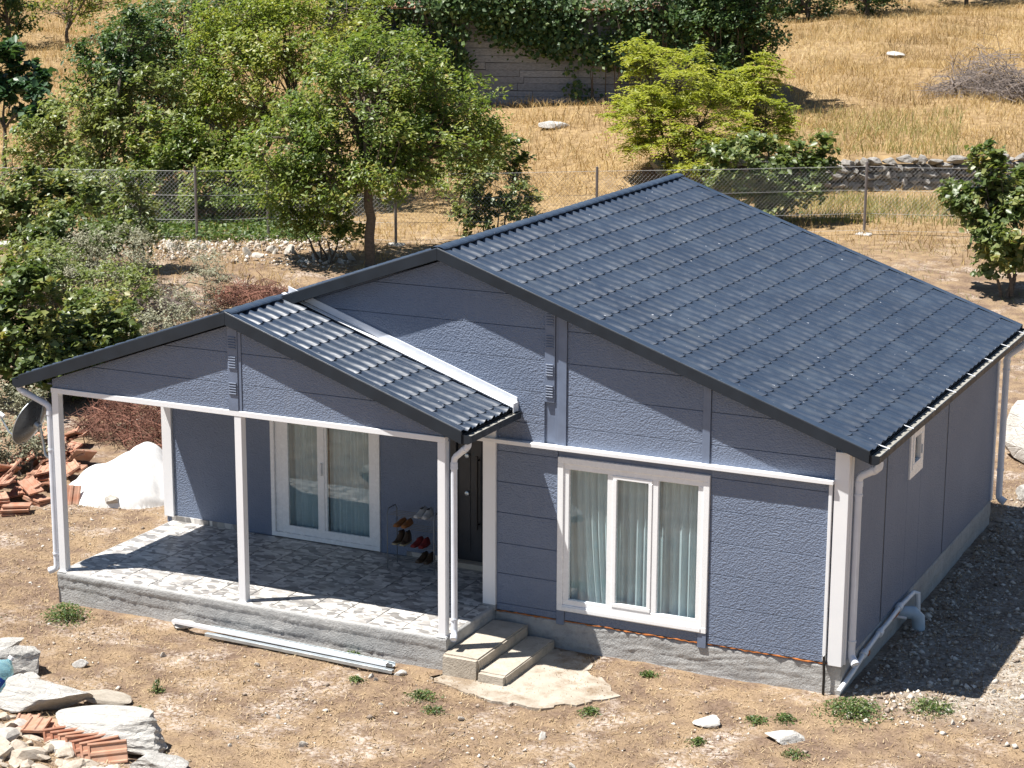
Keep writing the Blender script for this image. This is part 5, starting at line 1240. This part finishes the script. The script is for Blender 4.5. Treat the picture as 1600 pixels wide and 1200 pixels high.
def view_strip(n, s0, s1, l0, l1):
    """points on the ground between two distances up the hill and two lateral limits (in metres per metre of distance)"""
    s = np.sqrt(rs.uniform(s0**2, s1**2, n)); l = rs.uniform(l0, l1, n); l = np.where((abs(l1-l0) > .5) & (np.abs(l) > .28), l*(1+.5*rs.rand(n)**2), l); q = l*s
    return 6.0-.431*s+.902*q, -21.3+.902*s+.431*q
x, y = view_strip(260000, 57.5, 112, -.30, .30)
sd_ = (x-WA[0])*WN[0]+(y-WA[1])*WN[1]; al_ = (x-WA[0])*WD[0]+(y-WA[1])*WD[1]
den = .5+.5*wob(x, y, 1.3, 71); keep = ((sd_ > .45) | (al_ < -6)) & (rs.uniform(0, 1, len(x)) < .12+1.05*den**1.4)
bt = (x-BO.x)*BN.x+(y-BO.y)*BN.y; btt = (x-BO.x)*BD.x+(y-BO.y)*BD.y; keep &= ~((bt < .1) & (bt > -6) & (btt > -5.2) & (btt < 11.2))
x, y, den = x[keep], y[keep], den[keep]
blades('dry_field_grass', x, y, rs.uniform(.12, .50, len(x))*(.45+.9*den), rs.uniform(.010, .030, len(x)), L_grass, 'tall golden dry grass covering the hillside field', 'grass', 5, .75)
x, y = view_strip(60000, 44, 60, -.30, .30); den = .5+.5*wob(x, y, 1.1, 72); keep = (rs.uniform(0, 1, len(x)) < .15+.8*den*den) & (sst(46, 52, hillward(x, y)) > rs.uniform(0, 1, len(x)))
sd_ = (x-WA[0])*WN[0]+(y-WA[1])*WN[1]; keep &= (sd_ < -.3) | (x < -16)
x, y, den = x[keep], y[keep], den[keep]
blades('dry_verge_grass', x, y, rs.uniform(.10, .38, len(x))*(.5+.8*den), rs.uniform(.010, .024, len(x)), L_grass, 'straw-coloured grass along the fence and below the wall', 'grass', 6, .8)
x, y = view_strip(9000, 53, 58, .12, .30); keep = rs.uniform(0, 1, len(x)) < .5+.5*wob(x, y, 1.4, 75); x, y = x[keep], y[keep]
blades('olive_verge_grass', x, y, rs.uniform(.15, .4, len(x)), rs.uniform(.014, .03, len(x)), L_olivegrass, 'greenish grass strip below the stone wall', 'grass', 7, .4)
x, y = view_strip(9000, 60, 70, .10, .22); keep = rs.uniform(0, 1, len(x)) < (.5+.5*wob(x, y, .8, 77))**2; x, y = x[keep], y[keep]
blades('olive_field_grass', x, y, rs.uniform(.2, .5, len(x)), rs.uniform(.010, .026, len(x)), L_olivegrass, 'greenish patches in the golden field above the wall', 'grass', 9, .6)
x, y = view_strip(14000, 38, 49, -.27, -.06); keep = rs.uniform(0, 1, len(x)) < (.5+.6*wob(x, y, 1.1, 91))**2; x, y = x[keep], y[keep]
blades('bank_dry_grass', x, y, rs.uniform(.06, .32, len(x)), rs.uniform(.008, .02, len(x)), L_grass, 'dry grass tufts on the stony bank behind the porch', 'grass', 10, .8)
x, y = view_strip(16000, 38, 51, .05, .30); keep = ~in_house(x, y, .1) & (rs.uniform(0, 1, len(x)) < (.5+.6*wob(x, y, 1.5, 92))**3); x, y = x[keep], y[keep]
blades('back_yard_grass', x, y, rs.uniform(.04, .18, len(x)), rs.uniform(.007, .016, len(x)), L_olivegrass, 'thin olive and straw tufts behind the house', 'grass', 11, .9)
x, y = view_strip(30000, 58.5, 110, -.30, .30); sd_ = (x-WA[0])*WN[0]+(y-WA[1])*WN[1]; al_ = (x-WA[0])*WD[0]+(y-WA[1])*WD[1]; bt = (x-BO.x)*BN.x+(y-BO.y)*BN.y; btt = (x-BO.x)*BD.x+(y-BO.y)*BD.y
keep = ((sd_ > .5) | (al_ < -6)) & (rs.uniform(0, 1, len(x)) < np.clip(wob(x, y, .9, 95)*2.2, 0, 1)) & ~((bt < .1) & (bt > -6) & (btt > -5.2) & (btt < 9.8)); x, y = x[keep], y[keep]
blades('brown_field_weeds', x, y, rs.uniform(.2, .7, len(x)), rs.uniform(.010, .028, len(x)), L_weedbrown, 'brown and olive dead weeds patching the golden field', 'weeds', 12, .7)
# yard: sparse dry tufts and flat straw litter
n = 170000; x = rs.uniform(-17, 5, n); y = rs.uniform(-6.5, 20, n); den = .5+.5*wob(x, y, 1.0, 73)+.25*wob(x, y, 3.5, 74)
keep = ~in_house(x, y, .02) & (rs.uniform(0, 1, n) < np.clip(den, .02, 1)**2.0); x, y, den = x[keep], y[keep], den[keep]
blades('yard_dry_grass', x, y, rs.uniform(.025, .095, len(x))*(.5+.8*den), rs.uniform(.004, .010, len(x)), L_straw, 'short dry grass on the yard around the house', 'grass', 8, .8)
n = 190000; x = rs.uniform(-13, 4, n); y = rs.uniform(-6.5, 12, n); keep = ~in_house(x, y, .0) & (rs.uniform(0, 1, n) < .25+.75*(.5+.5*wob(x, y, 1.3, 76))); x, y = x[keep], y[keep]; n = len(x)
a = rs.uniform(0, 6.283, n); L = rs.uniform(.006, .034, n); w_ = rs.uniform(.002, .006, n); z = terrain(x, y)+rs.uniform(.006, .02, n); tl = rs.normal(0, .012, n)
d = np.stack([np.cos(a)*L, np.sin(a)*L, tl], 1); e = np.stack([-np.sin(a)*w_, np.cos(a)*w_, 0*a], 1); c = np.stack([x, y, z], 1)
V = np.stack([c-d-e, c+d-e*.5, c+d+e*.5, c-d+e], 1).reshape(-1, 3); i = np.arange(n)[:, None]*4
tag(place(tri_mesh('straw_litter', V, np.concatenate([i+[0,1,2], i+[0,2,3]], 1).reshape(-1, 3), L_straw, {'tint': np.repeat(rs.uniform(0, 1, n), 4)}), 'straw_litter'), 'flattened straw litter strewn over the yard', 'straw', kind='stuff')
def gravel(name, x, y, s, mat, label, seed):
    rs = np.random.RandomState(seed); n = len(x); z = terrain(x, y)
    base = np.array([(1,0,0),(0,1,0),(-1,0,0),(0,-1,0),(0,0,1),(0,0,-1)], float)
    V = base[None]*rs.uniform(.6, 1.3, (n, 6, 1)); V[:, :, 2] *= .65; V = V+rs.normal(0, .15, V.shape)
    a = rs.uniform(0, 6.283, n); ca, sa = np.cos(a)[:, None], np.sin(a)[:, None]; X = V[:,:,0]*ca-V[:,:,1]*sa; Y = V[:,:,0]*sa+V[:,:,1]*ca
    V = np.stack([X, Y, V[:,:,2]], 2)*s[:, None, None]+np.stack([x, y, z+s*.25], 1)[:, None]
    f = np.array([(0,1,4),(1,2,4),(2,3,4),(3,0,4),(1,0,5),(2,1,5),(3,2,5),(0,3,5)]); F = (np.arange(n)[:, None, None]*6+f[None]).reshape(-1, 3)
    tag(place(tri_mesh(name, V.reshape(-1, 3), F, mat, {'tint': np.repeat(rs.uniform(0, 1, n), 6)}), name), label, 'gravel', kind='stuff')
tg = NT('mixed_gravel'); tg.set(Base_Color=tg.ramp(tg.attr('tint'), [(0., (.16,.12,.09)), (.4, (.36,.29,.23)), (.75, (.56,.50,.43)), (1., (.72,.67,.60))]), Roughness=.95)
n = 50000; x = rs.uniform(-13, 4.5, n); y = rs.uniform(-6.5, 14, n); den = .5+.5*wob(x, y, 1.5, 78)+.3*wob(x, y, 5, 79); keep = ~in_house(x, y, .02) & (rs.uniform(0, 1, n) < np.clip(den, .03, 1)**3)
gravel('yard_gravel', x[keep], y[keep], np.minimum(rs.exponential(.0075, keep.sum())+.005, .04), tg.m, 'loose pale gravel over the yard', 81)
n = 6000; x = .08+rs.exponential(1.0, n); y = rs.uniform(-.6, 12, n); keep = x < 4.5
gravel('side_gravel', x[keep], y[keep], np.minimum(rs.exponential(.011, keep.sum())+.006, .05), tg.m, 'grey gravel beside the shaded side wall', 82)
x, y = view_strip(9000, 46.5, 51, -.24, -.08); kp = rs.uniform(0, 1, len(x)) < (.55+.6*wob(x, y, 1.2, 88)); x, y = x[kp], y[kp]; gravel('fence_gravel', x, y, np.minimum(rs.exponential(.019, len(x))+.008, .09), tg.m, 'pale broken stone strip along the left fence', 83)

# green weeds in the yard and along the fence
def weed(loc, r, h, n, label, seed, mat=L_green, leaf=.04):
    rs = np.random.RandomState(seed); x, y = loc; P = rs.normal(0, .5, (n, 3))*np.array([r, r, 0]); P[:, 2] = rs.uniform(.01, 1, n)*h*np.exp(-(P[:,0]**2+P[:,1]**2)/(r*r)*.8)
    N = nrmz(np.array([0,0,.8])+rs.normal(0, .5, (n, 3))); V, F, t = leaf_geo(P, N, leaf, .4, rs, rs.uniform(0, 1, n))
    root = empty('green_weed', (x, y, tz(x, y)), label, 'weed', 'green weeds'); place(tri_mesh('foliage', V, F, mat, {'tint': t}), 'foliage', root)
    mb = MB()
    for k in range(0, n, max(1, n//14)): mb.tube([(0, 0, -.03), tuple(P[k]*np.array([.6,.6,.7])), tuple(P[k])], [.004, .003, .0015], 4)
    mb.build('stalks', mat, root)
for i, (x, y, r, h, n, lab) in enumerate([(-9.55,-1.75,.26,.22,900,'leafy green weed at the left end of the porch slab'),(-10.55,-2.3,.22,.16,500,'green weed at the left picture edge below the slab'),(-5.62,-1.36,.12,.10,200,'small green sprout between the profiles and the slab'),
  (-4.25,-2.15,.16,.10,260,'small green weed just below the concrete apron'),(-3.95,-2.45,.12,.08,160,'low weed below the left end of the apron'),(-5.2,-2.0,.10,.07,120,'tiny weed below the end of the profiles'),(-2.35,-1.72,.12,.08,220,'green tuft at the right end of the apron'),(-2.2,-.35,.10,.06,160,'green sprout under the foundation below the window'),
  (.28,-.42,.34,.16,1100,'green weeds at the foot of the corner downpipe'),(1.05,.05,.26,.11,520,'green weeds along the edge of the side shade'),(-.62,-1.1,.12,.07,200,'low green weed left of the flat stone'),(-.35,-.9,.12,.07,200,'low green weed before the right foundation corner'),(-1.0,-1.95,.10,.06,150,'small weed below the flat pale stone'),
  (.05,-1.8,.12,.06,160,'small weed right of the nearest flat stone'),(-7.05,-3.3,.07,.16,130,'upright dark sprout in the bare yard'),(-5.75,-5.0,.14,.14,260,'green weed beside the low grey rock'),(-6.9,-3.9,.10,.08,120,'dry-green weed behind the largest boulder'),(-.8,7.0,.1,.05,60,'')]):
    if lab: weed((x, y), r, h, n, lab, 200+i)
x, y = view_strip(7000, 49.5, 53, -.215, -.095); n = len(x); P = np.stack([x, y, terrain(x, y)+rs.uniform(.02, .22, n)], 1)
V, F, t = leaf_geo(P, nrmz(np.array([0,0,.8])+rs.normal(0, .5, (n, 3))), .11, .6, rs, rs.uniform(0, 1, n))
tag(place(tri_mesh('ground_cover', V, F, L_green, {'tint': t}), 'ground_cover'), 'low green creeper along the foot of the left fence', 'ground cover', kind='stuff')
